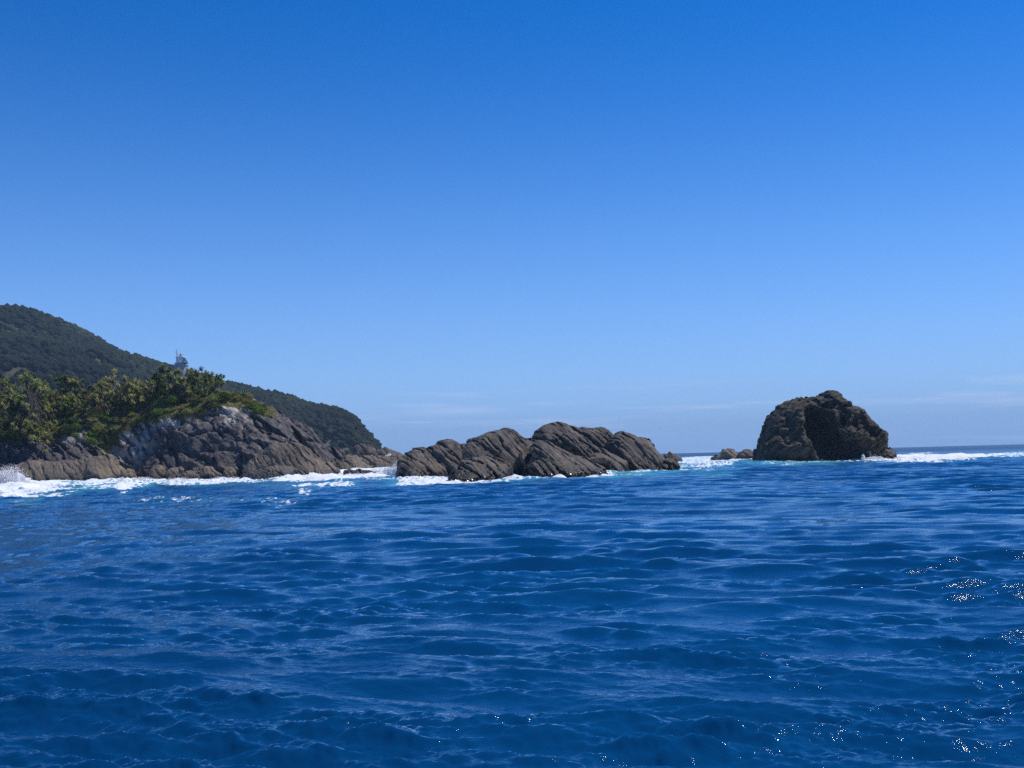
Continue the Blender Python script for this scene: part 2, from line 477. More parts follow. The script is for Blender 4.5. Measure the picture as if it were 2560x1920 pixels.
islet_part([(1262,1200),(1275,1112),(1300,1100),(1330,1099),(1370,1106),(1400,1130),(1405,1200)], 224, 6, 3, seed=112, lean=0.3, twist=0.2)

def lone(name, pts, Y, T, R, label, cat='rock', mat=None, group=None, **kw):
    seed = kw.pop('seed'); d = islet_detail(seed, kw.pop('sp', 0.9), kw.pop('dep', 0.35), lump=kw.pop('lump', 0.4))
    o = rock_obj(name, slab(pts, Y, T, R, det=d, **kw), mat or M_ISLET)
    return tag(o, label, cat, group)
lone('sea_rock', c5([(1295,1165),(1312,1110),(1335,1088),(1390,1085),(1412,1120),(1420,1165)]), 188, 1.2, 1.0, 'small round dark rock in the foam before the ribbed islet', seed=120, h=0.12)
lone('sea_rock', c6([(1990,1040),(2000,935),(2060,882),(2120,868),(2160,900),(2178,955),(2180,1040)]), 236, 2.2, 1.8, 'low brown rock at the right tip of the ribbed islet', seed=121, h=0.16)
lone('sea_rock', [(1655,1156),(1661,1134),(1668,1136),(1676,1127),(1684,1134),(1692,1137),(1702,1143),(1712,1156)], 430, 2.5, 1.5, 'small jagged far rock between islet and sea stack', seed=122, h=0.25)
lone('sea_rock', c7([(555,950),(565,850),(590,820),(640,814),(690,822),(715,855),(740,870),(760,960)]), 455, 5, 4, 'rounded brown rock left of the sea stack, taller of the pair', seed=123, h=0.3, mat=M_TAN)
lone('sea_rock', c7([(690,960),(730,860),(780,832),(830,830),(870,840),(900,870),(910,960)]), 450, 5, 4, 'rounded brown rock partly hidden behind the stack', seed=124, h=0.3, mat=M_TAN)
lone('sea_rock', c7([(465,940),(470,895),(500,885),(525,868),(550,890),(570,930),(575,945)]), 440, 2.5, 2, 'small low dark rock left of the rounded brown pair', seed=125, h=0.22)
lone('sea_rock', cs([(1845,1130),(1880,1050),(1930,960),(1985,945),(2012,897),(2035,950),(2085,985),(2120,1060),(2160,1100),(2170,1150)]), 335, 3.5, 2.2, 'pointed rock at the right foot of the sea stack', seed=126, h=0.2)

# rocks in the channel between headland and islet
lone('sea_rock', c5([(330,900),(345,820),(370,730),(420,708),(520,713),(590,738),(630,800),(660,900)]), 420, 5, 4, 'dark squarish rock standing in the gap before the far cape', seed=130, h=0.28)
lone('sea_rock', c5([(500,900),(560,800),(640,765),(720,742),(780,770),(860,800),(915,832),(935,900)]), 400, 5, 4, 'long low dark rock in the gap right of the squarish one', seed=131, h=0.28)
lone('sea_rock', c5([(165,830),(180,775),(205,745),(235,765),(262,800),(265,850)]), 405, 2, 1.6, 'small dark knob of rock at the headland foot in the gap', seed=132, h=0.22)
lone('sea_rock', c5([(380,960),(420,850),(520,838),(700,850),(880,840),(930,860),(940,1000),(640,1030)]), 330, 6, 4.5, 'smooth brown ledge across the gap behind white surf', seed=133, h=0.25, mat=M_TAN)
lone('sea_rock', c5([(160,1050),(180,930),(230,870),(290,822),(380,835),(440,890),(520,940),(580,985),(610,1060)]), 310, 5, 4, 'tan wedge of rock at the right foot of the headland', seed=134, h=0.22, mat=M_TAN)
lone('sea_rock', c5([(205,1170),(225,1090),(250,1040),(275,1003),(330,990),(450,985),(560,995),(610,1020),(650,1055),(690,1085),(700,1170)]), 262, 4, 3.2, 'wave-washed flat-topped rock alone in the white surf', seed=135, h=0.16, lean=0.9)

# ------------------------------------------------------------------ the sea stack
def stack_detail(P):
    W3 = np.stack([vnoise(P / 3, 61), vnoise(P / 3, 62), vnoise(P / 3, 63)], 1)
    d1, d2, cid, tl = worley(P / np.array([7.5, 7.0, 6.0]) + 0.2 * W3, 60)
    e1, e2, ci2, tl2 = worley(P / np.array([2.9, 2.6, 2.3]) + 0.18 * W3[:, ::-1], 70)
    g = (0.7 * np.exp(-((d2 - d1) / 0.07) ** 2) + 0.6 * tl + 0.35 * (cid - 0.5)
         + 0.28 * np.exp(-((e2 - e1) / 0.09) ** 2) + 0.32 * tl2 + 0.15 * (ci2 - 0.5))
    return g + 0.5 * vnoise(P / 6, 67) + 0.2 * fbm(P / 1.3, 3, 68) + 0.3

STACK_OUT = cs([(120,1230),(140,1100),(180,960),(240,820),(300,720),(330,620),(380,510),(430,450),(510,390),(520,355),(580,345),(650,300),(710,285),(780,262),(860,215),(910,240),(950,205),(1040,205),(1085,205),(1100,170),(1160,145),(1240,133),(1300,145),(1340,180),(1380,240),(1440,285),(1520,340),(1600,370),(1660,410),(1690,460),(1760,530),(1830,600),(1880,660),(1890,740),(1930,810),(1955,900),(1940,970),(1920,1060),(1900,1150),(1880,1230),(900,1260)])
YS = 342.0
def stack_sdf(xs, ys, zs):
    poly = [(x, z if z > 0.9 else z - 2.5) for x, z in px_poly(STACK_OUT, YS)]
    XX, ZZ = np.meshgrid(xs, zs, indexing='ij')
    T, R, lean = 15.0, 12.5, 0.22
    d2 = poly_sdf(poly, XX, ZZ)[:, None, :]
    yc = (YS + lean * np.maximum(ZZ, 0))[:, None, :]
    b = np.abs(ys[None, :, None] - yc) - T + R; a = d2 + R
    s = np.minimum(np.maximum(a, b), 0) + np.sqrt(np.maximum(a, 0) ** 2 + np.maximum(b, 0) ** 2) - R
    X3, Y3, Z3 = xs[:, None, None], ys[None, :, None], zs[None, None, :]
    def ell(cx, cy, rx, ry, rz, yoff):
        u, v = cs([(cx, cy)])[0]; p = at(u, v, YS)
        q = np.sqrt(((X3 - p[0]) / rx) ** 2 + ((Y3 - (YS + yoff)) / ry) ** 2 + ((Z3 - p[2]) / rz) ** 2)
        return (q - 1) * min(rx, ry, rz)
    def smin(a_, b_, k):
        h_ = np.clip(0.5 + 0.5 * (b_ - a_) / k, 0, 1)
        return b_ * (1 - h_) + a_ * h_ - k * h_ * (1 - h_)
    def sub(a_, b_, k): return -smin(-a_, b_, k)
    # buttresses and aprons standing out of the seaward face
    for e in ((560,980,9.5,7,6.0,-12.5),(580,720,5.0,6,4.0,-11.5),(660,560,3.4,6,3.6,-10.0),(1040,560,3.6,6,4.2,-9.0),(900,1080,5.5,5,2.6,-14.5),
              (1500,1060,5.0,5,2.6,-14.0),(1500,760,6.0,6,2.6,-11.5),(1650,820,4.0,6,5,-10),(1250,860,6,5,2.2,-9.5),(1300,420,3.4,5,3.2,-7.0)):
        s = smin(s, ell(*e), 1.4)
    # hollows: the big cave mouth, the smaller pits and the gully on the right
    for e in ((900,690,4.6,14,6.8,-12),(990,900,5.2,13,5.6,-13),(1180,980,5.6,9,3.4,-15.5),(830,560,2.2,8,3.6,-13),(1240,560,1.1,5,1.9,-13),
              (1540,520,3.4,8,3.8,-14),(1400,620,1.9,6,2.4,-14),(430,560,2.2,6,2.6,-13),(1080,350,2.4,5,1.6,-10),(1580,700,2.0,6,2.0,-13.5)):
        s = sub(s, ell(*e), 0.9)
    return s
pst = np.array(px_poly(STACK_OUT, YS))
vq = carve(((pst[:,0].min()-2, YS-19, -2.2), (pst[:,0].max()+2, YS+22, pst[:,1].max()+2)), 0.35, stack_sdf, stack_detail, 2.2)
WATERLINE.append(vq[0][np.abs(vq[0][:, 2]) < 0.6][:, :2])
tag(rock_obj('sea_stack', vq, M_STACK), 'tall dark dome-shaped sea stack with a shadowed hollow, on the right', 'sea stack')

# weed and shellfish crusting the islet's tidal line: uncountable
def tidal_weed():
    rg = np.random.default_rng(91)
    pts = []
    for o in islet.children:
        n = len(o.data.vertices); c = np.empty(n * 3, np.float32); o.data.vertices.foreach_get('co', c)
        c = c.reshape(-1, 3) + np.array(base_islet)
        nn = np.empty(n * 3, np.float32); o.data.vertices.foreach_get('normal', nn); nn = nn.reshape(-1, 3)
        m = (c[:, 2] > -0.1) & (c[:, 2] < 0.55 + 0.5 * vnoise(c / 3, 92)) & (nn[:, 1] < 0.2)
        pts.append(c[m])
    P = np.concatenate(pts); P = P[rg.uniform(size=len(P)) < 0.2]
    import bmesh
    bm = bmesh.new(); bmesh.ops.create_icosphere(bm, subdivisions=1, radius=1)
    iv = np.array([x.co[:] for x in bm.verts]); jf = np.array([[x.index for x in q.verts] for q in bm.faces]); bm.free()
    n = len(P); sc = rg.uniform(0.12, 0.36, (n, 1, 1)) * rg.uniform(0.5, 1.3, (n, 1, 3))
    V = iv[None] * sc * (1 + rg.uniform(-0.25, 0.25, (n, len(iv), 1))) + P[:, None]
    F = (jf[None] + (np.arange(n) * len(iv))[:, None, None]).reshape(-1, 3)
    t = NT('tidal_weed'); Q = t.pos()
    c = t.mix(t.rng(t.noise(Q, 2.5, 3), 0.4, 0.65), lin('#17100f'), lin('#4a2f2a'))
    m = t.done(t.bsdf(Base_Color=c, Roughness=0.25))
    o = link('tidal_weed', mesh_np('tidal_weed', V.reshape(-1, 3), F, False), m)
    tag(o, 'dark weed and shellfish crust along the islet waterline', 'weed', kind='stuff')
tidal_weed()
# ------------------------------------------------------------------ the headland
def rbf_fit(P2, z):
    n = len(P2)
    r2 = ((P2[:, None] - P2[None]) ** 2).sum(-1)
    K = np.where(r2 > 0, 0.5 * r2 * np.log(np.maximum(r2, 1e-9)), 0) + np.eye(n) * 2.0
    A = np.zeros((n + 3, n + 3)); A[:n, :n] = K
    A[:n, n] = 1; A[:n, n+1:] = P2; A[n, :n] = 1; A[n+1:, :n] = P2.T
    w = np.linalg.solve(A, np.concatenate([z, np.zeros(3)]))
    def ev(X, Y):
        out = np.full(X.shape, w[n]) + w[n+1] * X + w[n+2] * Y
        for i in range(n):
            r = (X - P2[i, 0]) ** 2 + (Y - P2[i, 1]) ** 2
            out += w[i] * 0.5 * r * np.log(np.maximum(r, 1e-9))
        return out
    return ev

cp = []
def shore(u, Y):
    x = X_at(u, Y); cp.append((x, Y, 0.2)); cp.append((X_at(u, Y - 7), Y - 7, -5.0))
for u, Y in ((-260,288),(-130,288),(0,288),(110,289),(200,293),(275,303),(330,306),(400,296),(470,288),(540,281),(620,276),(720,281),(800,296),(860,318),(910,340),(970,362)): shore(u, Y)
for u, v, Y in ((-240,1140,295),(-240,1080,303),(-240,1000,318),(-240,960,340),(-240,985,370),
    (-100,1145,295),(-100,1090,302),(-100,1010,316),(-100,970,340),(-100,985,368),
    (0,1150,294),(0,1110,300),(0,1060,308),(0,1010,318),(0,985,334),(0,1000,366),
    (150,1160,296),(150,1105,302),(150,1055,310),(150,1005,321),(150,985,336),(150,1005,366),
    (240,1150,300),(240,1105,305),(240,1050,313),
    (300,1150,308),(300,1085,312),(300,1040,319),(300,995,328),(300,985,340),(300,1005,366),
    (380,1150,303),(380,1090,309),(380,1030,317),(380,985,328),(380,970,338),
    (450,1170,295),(450,1110,302),(450,1050,310),(450,1005,319),(450,968,330),(450,965,338),(450,985,362),
    (560,1165,287),(560,1100,296),(560,1040,307),(560,1000,315),(560,980,322),(560,990,332),(560,1040,355),
    (610,1130,288),(610,1080,297),(610,1035,308),(610,996,318),(610,1020,335),
    (655,1150,285),(655,1090,296),(655,1045,307),(655,1012,316),(655,1045,335),(655,1120,355),
    (700,1100,296),(700,1050,310),(700,1035,316),(700,1070,333),
    (745,1150,290),(745,1100,302),(745,1052,313),(745,1090,330),
    (790,1150,302),(790,1085,316),(790,1125,332),
    (815,1160,308),(815,1112,320),(815,1150,338),
    (850,1150,326),(850,1143,330),(850,1165,345),(900,1156,346),(900,1170,360)):
    p = at(u, v, Y); cp.append(tuple(p))
cp = np.array(cp)
H_head = rbf_fit(cp[:, :2], cp[:, 2])

veg_px = [(-260,1080),(0,1100),(60,1112),(130,1100),(200,1085),(240,1100),(275,1112),(300,1078),(330,1048),(400,1022),(440,1020),(500,1030),(560,1020),(620,1008),(655,1018),(690,1030)]
veg_w = np.array([at(u, v, 304 + 0.02 * u)[[0, 2]] for u, v in veg_px])
def veg_mask(P):
    """soil and plants cover the headland above this line; fingers of rock reach up into it"""
    zb = np.interp(P[:, 0], veg_w[:, 0], veg_w[:, 1], right=60)
    return smooth(-1.6, 1.6, P[:, 2] - zb + 4.5 * vnoise(P / 9.0, 301) + 2.0 * vnoise(P / 3.0, 302))

def head_detail(P):
    vm = veg_mask(P)
    out = 1.0 * vnoise(P / 8, 351) + 0.3 * vnoise(P / 2.0, 352)
    m = (vm < 0.97) & (P[:, 1] < 340)
    out[m] += head_rock(P[m]) * (1 - 0.8 * vm[m])
    return out
def head_rock(P):
    n = np.array((0.70, 0.30, 0.65)); nn = n / np.linalg.norm(n)
    Q = P + 0.6 * np.stack([vnoise(P / 3, 311), vnoise(P / 3, 312), vnoise(P / 3, 313)], 1)
    # slabs elongated down the dip, each with its own tilted face
    A3 = np.stack([Q @ nn, Q @ np.array((0.68, 0.0, -0.73)), Q[:, 1]], 1)
    d1, d2, cid, tl = worley(A3 / np.array([4.6, 17.0, 11.0]), 320)
    g = 1.2 * np.exp(-((d2 - d1) / 0.07) ** 2) + 1.1 * (cid - 0.5) + 1.3 * tl
    j = np.cross(nn, (0.1, 1, 0.2))
    g += 0.75 * strata_carve(P, n, 1.35, 0.6, 330, 0.7, 0.3) + 0.9 * strata_carve(P, n, 4.4, 0.95, 345, 1.0, 0.8)
    g += 0.6 * strata_carve(P, j, 6.0, 0.7, 370, 1.3, 0.4)
    return g + 0.25 * vnoise(P / 0.9, 350)

HB = ((X_at(-120, 300), 272.0, -1.6), (X_at(985, 372), 346.0, 31.0))
def head_sdf(xs, ys, zs):
    XX, YY = np.meshgrid(xs, ys, indexing='ij')
    H = H_head(XX, YY)
    gx, gy = np.gradient(H, xs[1] - xs[0])
    k = 1 / np.sqrt(1 + gx ** 2 + gy ** 2)
    return (zs[None, None, :] - H[:, :, None]) * k[:, :, None]
hv, hq = carve(HB, 0.38, head_sdf, head_detail, 2.4)
WATERLINE.append(hv[np.abs(hv[:, 2]) < 0.6][:, :2])

def pale_mask(P):
    """bleached, lichen-white streaks of rock on the upper slope"""
    r = np.zeros(len(P))
    for u, v, Y, rx, rz in ((325,1105,309,5.5,6.0),(430,1045,311,7,3.0),(370,1055,312,6,2.5),(300,1060,313,5,2.0),(620,1010,312,6,2.2),(560,1015,310,6,2),(200,1090,302,6,1.5),(590,1035,308,5,2.5)):
        c = at(u, v, Y)
        r = np.maximum(r, np.exp(-((P[:, 0] - c[0]) / rx) ** 2 - ((P[:, 2] - c[2]) / rz) ** 2 - ((P[:, 1] - Y) / 14) ** 2))
    st = vnoise(np.stack([(P[:, 0] * 0.8 + P[:, 2] * 0.6) / 0.9, P[:, 1] / 3, (P[:, 2] * 0.8 - P[:, 0] * 0.6) / 4.0], 1), 361)
    return np.clip(r * 1.5, 0, 1) * smooth(-0.45, 0.25, st + 0.4 * vnoise(P / 2.0, 362))

def headland_mat():
    src = M_HEAD
    m = src.copy(); m.name = 'headland_ground'
    n, l = m.node_tree.nodes, m.node_tree.links
    bs = next(x for x in n if x.type == 'BSDF_PRINCIPLED')
    old = bs.inputs['Base Color'].links[0].from_socket
    a = n.new("ShaderNodeAttribute"); a.attribute_name = 'veg'
    geo = n.new("ShaderNodeNewGeometry")
    nz = n.new("ShaderNodeTexNoise"); nz.inputs['Scale'].default_value = 0.7; nz.inputs['Detail'].default_value = 5
    l.new(geo.outputs['Position'], nz.inputs['Vector'])
    cr = n.new("ShaderNodeValToRGB"); l.new(nz.outputs['Fac'], cr.inputs[0])
    e = cr.color_ramp.elements
    e[0].position = 0.3; e[0].color = lin('#383d1d'); e[1].position = 0.7; e[1].color = lin('#7d7342')
    x = e.new(0.5); x.color = lin('#565a2c')
    pa = n.new("ShaderNodeAttribute"); pa.attribute_name = 'pale'
    pm = n.new("ShaderNodeMix"); pm.data_type = 'RGBA'; pm.inputs[7].default_value = lin('#b3aca0')
    l.new(pa.outputs['Fac'], pm.inputs[0]); l.new(old, pm.inputs[6]); old = pm.outputs[2]
    mx = n.new("ShaderNodeMix"); mx.data_type = 'RGBA'
    l.new(a.outputs['Fac'], mx.inputs[0]); l.new(old, mx.inputs[6]); l.new(cr.outputs[0], mx.inputs[7])
    l.new(mx.outputs[2], bs.inputs['Base Color'])
    return m
headland = link('headland', mesh_np('headland', hv, hq, True, {'veg': ('f', veg_mask(hv)), 'pale': ('f', pale_mask(hv))}), headland_mat())
tag(headland, kind='structure')
HEAD_BVH = BVHTree.FromPolygons([tuple(p) for p in hv], [tuple(int(i) for i in f) for f in hq])
EYE = Vector((0, 0, CAM_H))
def on_head(u, v):
    hit = HEAD_BVH.ray_cast(EYE, Vector(ray(u, v)).normalized(), 900)
    return hit[0], hit[1]
def ground(x, y):
    hit = HEAD_BVH.ray_cast(Vector((x, y, 80)), Vector((0, 0, -1)))
    return hit[0]

# rock bodies standing out at the headland's foot
def tan_detail(seed): return islet_detail(seed, 1.3, 0.42, (0.80, 0.3, 0.52), 0.5)
def foot(pts, Y, T, R, label, seed, mat=M_TAN, **kw):
    o = rock_obj('boulder', slab(pts, Y, T, R, det=tan_detail(seed), **kw), mat)
    return tag(o, label, 'boulder')
foot(c3([(-140,960),(-140,790),(0,752),(120,722),(210,690),(360,684),(500,678),(740,660),(880,655),(960,640),(1020,612),(1080,608),(1140,625),(1220,680),(1245,780),(1285,880),(1300,960),(700,1000),(100,980)]), 284, 6, 4.5, 'long smooth tan boulder at the lower left above the breaking wave', 140, lean=0.6, twist=0.04, h=0.24)
foot(c4([(935,1090),(948,1000),(985,880),(1060,850),(1125,815),(1180,740),(1260,715),(1330,698),(1430,688),(1500,700),(1560,728),(1650,780),(1720,840),(1800,900),(1970,1000),(1990,1090),(1400,1110)]), 276, 6, 4.0, 'big tan ribbed slab at the middle of the headland shore', 141, lean=0.55, h=0.22)
foot(c4([(840,1200),(860,1110),(900,1060),(960,1030),(1130,985),(1230,960),(1400,955),(1455,1010),(1475,1110),(1490,1200)]), 258, 4.5, 3.6, 'low wet rock shelf with white water running off it', 142, mat=M_ISLET, lean=0.9, h=0.2)
foot(c4([(1450,1120),(1460,1030),(1500,1000),(1580,985),(1640,1010),(1660,1060),(1670,1120)]), 266, 2, 1.6, 'small dark rock in the foam beside the wet shelf', 143, mat=M_ISLET, h=0.14)
for k, (pts, Y, lab) in enumerate((
    ([(1290,920),(1300,800),(1340,770),(1400,755),(1450,770),(1490,830),(1510,900),(1500,930)], 297, 'tan wedge boulder in the dark recess beside the long tan boulder'),
    ([(1640,900),(1660,770),(1690,735),(1760,725),(1805,760),(1820,860),(1800,920),(1660,925)], 292, 'upright rounded tan boulder in the shade of the cliff foot'),
    ([(1800,930),(1830,790),(1860,745),(1960,735),(2010,770),(2020,860),(2010,930)], 288, 'blocky brown boulder right of the upright rounded one'),
    ([(2000,940),(2020,800),(2060,770),(2150,780),(2212,800),(2260,840),(2270,940)], 285, 'low brown boulder at the cliff foot above the surf'))):
    foot(c3(pts), Y, 2.6, 2.0, lab, 150 + k, h=0.21)
for k, (pts, Y, lab) in enumerate((
    ([(430,1110),(440,1000),(500,970),(560,968),(590,1010),(680,1060),(690,1120)], 281, 'squat brown boulder below the cliff, cracked down the middle'),
    ([(690,1110),(700,1030),(740,985),(800,975),(830,1010),(835,1070),(820,1120)], 278, 'small rounded orange-brown boulder beside the big ribbed slab'),
    ([(30,1150),(50,1090),(120,1070),(180,1085),(200,1150)], 282, 'small dark wet boulder at the waterline under the cliff'),
    ([(230,1150),(250,1100),(330,1080),(400,1100),(430,1150)], 280, 'dark wet boulder half in the surf under the brown one'))):
    foot(c4(pts), Y, 2.4, 1.8, lab, 160 + k, h=0.2)

# ------------------------------------------------------------------ the forested hill behind
SKY = [(-420,735),(-200,745),(0,770),(40,774),(80,784),(120,799),(180,818),(240,842),(300,872),(360,892),(420,914),(480,934),(540,950),(600,962),(640,974),(700,985),(740,995),(780,1010),(830,1020),(860,1031),(885,1046),(905,1070),(920,1087),(940,1112),(952,1132),(960,1150)]
SKY = np.array(SKY, float)
SKY[:, 1] += np.interp(SKY[:, 0], [0, 300, 540, 780, 900, 960], [18, 14, 8, 11, 6, 0])
def hill_ridge_Y(u): return np.interp(u, [-420, 0, 240, 420, 600, 780, 860, 905, 940, 960], [1560, 1480, 1420, 1360, 1290, 1210, 1170, 1140, 1118, 1105])
def hill_shore_Y(u): return np.interp(u, [-420, 0, 240, 420, 600, 780, 860, 905, 940, 960], [700, 740, 820, 920, 1010, 1060, 1072, 1078, 1082, 1085])
HU = np.linspace(-420, 960, 230); HT = np.concatenate([np.linspace(-0.02, 1.0, 90), np.linspace(1.02, 1.45, 22)])
def hill_point(u, t):
    """u, t arrays -> world points on the bare hill"""
    Yr, Ysh = hill_ridge_Y(u), hill_shore_Y(u)
    Y = Ysh + (Yr - Ysh) * t
    vr = np.interp(u, SKY[:, 0], SKY[:, 1])
    ct = (u - 1280) / F_PX; dv = -(vr - 960) / F_PX
    d = np.stack([ct, dv, -np.ones_like(ct)], -1) @ R_NP.T
    d = d / d[..., 1:2]
    zr = CAM_H + d[..., 2] * Yr
    steep = np.interp(u, [600, 880], [1.25, 2.6])
    f = np.where(t < 1, 1 - np.maximum(1 - t, 0) ** steep, 1 - 0.9 * (np.maximum(t - 1, 0)) ** 1.3)
    P = np.stack([d[..., 0] * Y, Y, zr * f], -1)
    q = P.reshape(-1, 3)
    # spurs and gullies running down towards the right
    a = q[:, 0] * 0.85 - q[:, 1] * 0.25
    G = fbm(np.stack([a / 75, q[:, 1] / 330, q[:, 2] * 0 + 3], 1), 3, 401).reshape(P.shape[:-1])
    env = np.clip(np.minimum(t * 4, (1.02 - t) * 2.2), 0, 1)
    P[..., 2] += G * env * np.minimum(zr * 0.17, 26)
    return P
U, Tt = np.meshgrid(HU, HT, indexing='ij')
HP = hill_point(U, Tt)
ii = np.arange(len(HU) - 1)[:, None] * len(HT) + np.arange(len(HT) - 1)[None]
hf = np.stack([ii, ii + len(HT), ii + len(HT) + 1, ii + 1], -1).reshape(-1, 4)
def hill_mat():
    t = NT('hill_ground'); P = t.pos()
    nz = t.noise(P, 0.05, 5, 0.6)
    c = t.mix(t.rng(nz, 0.4, 0.6), lin('#2c3119'), lin('#454327'))
    z = t.node("ShaderNodeSeparateXYZ", {0: P}).outputs['Z']
    c = t.mix(t.rng(t.math('ADD', z, t.math('MULTIPLY', nz, 30.0)), 42, 20), c, lin('#8c8270'))
    return t.done(t.bsdf(Base_Color=c, Roughness=0.95, Normal=t.bump(t.noise(P, 0.3, 5), 0.8, 2.0)))
hill = link('forested_hill', mesh_np('hill', HP.reshape(-1, 3), hf), hill_mat())
tag(hill, kind='structure')

def ico(sub):
    import bmesh
    bm = bmesh.new(); bmesh.ops.create_icosphere(bm, subdivisions=sub, radius=1)
    v = np.array([x.co[:] for x in bm.verts]); f = np.array([[x.index for x in q.verts] for q in bm.faces]); bm.free()
    return v, f
IV, IF = ico(1)
def leaf_mat(name, a, b, c, trans=0.38, rand=0.35):
    """three leaf tones; 'tone' is each leaf's own shade, object random shifts the whole plant"""
    t = NT(name)
    tone = t.attr('tone'); oi = t.node("ShaderNodeObjectInfo").outputs['Random']
    k = t.math('ADD', tone, t.math('MULTIPLY', t.math('SUBTRACT', oi, 0.5), rand), True)
    cc = t.mix(t.rng(k, 0.0, 0.55), lin(a), lin(b)); cc = t.mix(t.rng(k, 0.55, 1.0), cc, lin(c))
    d = t.bsdf(Base_Color=cc, Roughness=0.55, Specular_IOR_Level=0.3)
    if trans <= 0: return t.done(d)
    tr = t.node("ShaderNodeBsdfTranslucent", {'Color': cc}).outputs[0]
    return t.done(t.node("ShaderNodeMixShader", {0: trans, 1: d, 2: tr}).outputs[0])
def canopy_mat():
    t = NT('far_canopy'); P = t.pos()
    tone = t.attr('tone')
    c = t.mix(t.rng(tone, 0.0, 0.6), lin('#151d13'), lin('#27311f')); c = t.mix(t.rng(tone, 0.6, 1.0), c, lin('#42462f'))
    nz = t.noise(P, 0.7, 4, 0.7)
    return t.done(t.bsdf(Base_Color=c, Roughness=0.9, Specular_IOR_Level=0.2, Normal=t.bump(nz, 1.0, 2.2)))
N = 15000
u = RNG.uniform(-60, 958, N); tt = RNG.uniform(0, 1.0, N) ** 0.62 * 1.05
C = hill_point(u, tt)
keep = np.ones(N, bool)
scar = at(252, 925, 1); sc_u = np.abs(u - (250 + (C[:, 2] * 0))) 
pz = C[:, 2]; vv = 1178 - 0.0265 * u - (pz - CAM_H) / C[:, 1] * F_PX       # where each crown shows
keep &= ~((np.abs(u - 252 - (vv - 920) * 0.35) < 7) & (np.abs(vv - 920) < 22))
edge = (u > 720) & (vv > np.interp(u, [720, 860, 950], [1085, 1062, 1078]) + RNG.uniform(-28, 28, N))
keep &= ~((u < 540) & (vv > np.interp(u, [0, 400, 540], [985, 960, 975])))      # hidden behind the headland
keep &= ~(edge & (RNG.uniform(size=N) < 0.75)) & (pz > 4)
C, u = C[keep], u[keep]; n = len(C)
s = 1.9 + 4.2 * RNG.uniform(0, 1, n) ** 1.6 * np.interp(u, [600, 960], [1.0, 0.75])
dirs = IV[None] * np.ones((n, 1, 1))
rad = 1 + 0.2 * vnoise((dirs * 1.7 + RNG.uniform(0, 90, (n, 1, 3))).reshape(-1, 3), 5).reshape(n, -1)
V = dirs * (rad * s[:, None])[..., None] * np.stack([np.ones(n), np.ones(n), RNG.uniform(0.75, 1.15, n)], 1)[:, None]
V += (C + np.stack([np.zeros(n), np.zeros(n), s * 0.45], 1))[:, None]
Fc = (IF[None] + (np.arange(n) * len(IV))[:, None, None]).reshape(-1, 3)
sp_tone = np.clip(0.45 + 0.5 * vnoise(C / 60, 9) + RNG.uniform(-0.3, 0.3, n), 0, 1)
wood = link('forest_canopy', mesh_np('forest_canopy', V.reshape(-1, 3), Fc, True, {'tone': ('f', np.repeat(sp_tone, len(IV)))}), canopy_mat())
tag(wood, 'dense dark green forest covering the far hill', 'forest', kind='stuff')
# ------------------------------------------------------------------ plants on the headland
def leaves(base, dirs, L, W, droop, rg):
    """one bent quad per leaf: base, two shoulders, tip"""
    n = len(base)
    d = dirs / np.linalg.norm(dirs, axis=1)[:, None]
    up = np.array([0, 0, 1.0])
    side = np.cross(d, up + rg.normal(0, 0.25, (n, 3))); side /= np.maximum(np.linalg.norm(side, axis=1), 1e-6)[:, None]
    mid = base + d * (L * 0.5)[:, None]
    tip = base + d * L[:, None] - up[None] * (droop * L)[:, None]
    V = np.stack([base, mid + side * (W / 2)[:, None], tip, mid - side * (W / 2)[:, None]], 1)
    F = np.arange(n * 4).reshape(n, 4)
    return V.reshape(-1, 3), F

def sphere_dirs(n, rg, zmin=-0.3, zmax=1.0):
    z = rg.uniform(zmin, zmax, n); a = rg.uniform(0, 2 * math.pi, n); r = np.sqrt(1 - z * z)
    return np.stack([r * np.cos(a), r * np.sin(a), z], 1)

def tube(path, radii, k=5):
    V, F = [], []
    for i, (p, r) in enumerate(zip(path, radii)):
        for j in range(k):
            a = 2 * math.pi * j / k
            V.append((p[0] + r * math.cos(a), p[1] + r * math.sin(a), p[2]))
    for i in range(len(path) - 1):
        for j in range(k):
            F.append((i*k + j, i*k + (j+1) % k, (i+1)*k + (j+1) % k, (i+1)*k + j))
    return V, F

def joined(parts):
    V, F, o = [], [], 0
    for v, f in parts:
        V.append(np.asarray(v, float)); F.append(np.asarray(f) + o); o += len(v)
    return np.concatenate(V), np.concatenate(F)

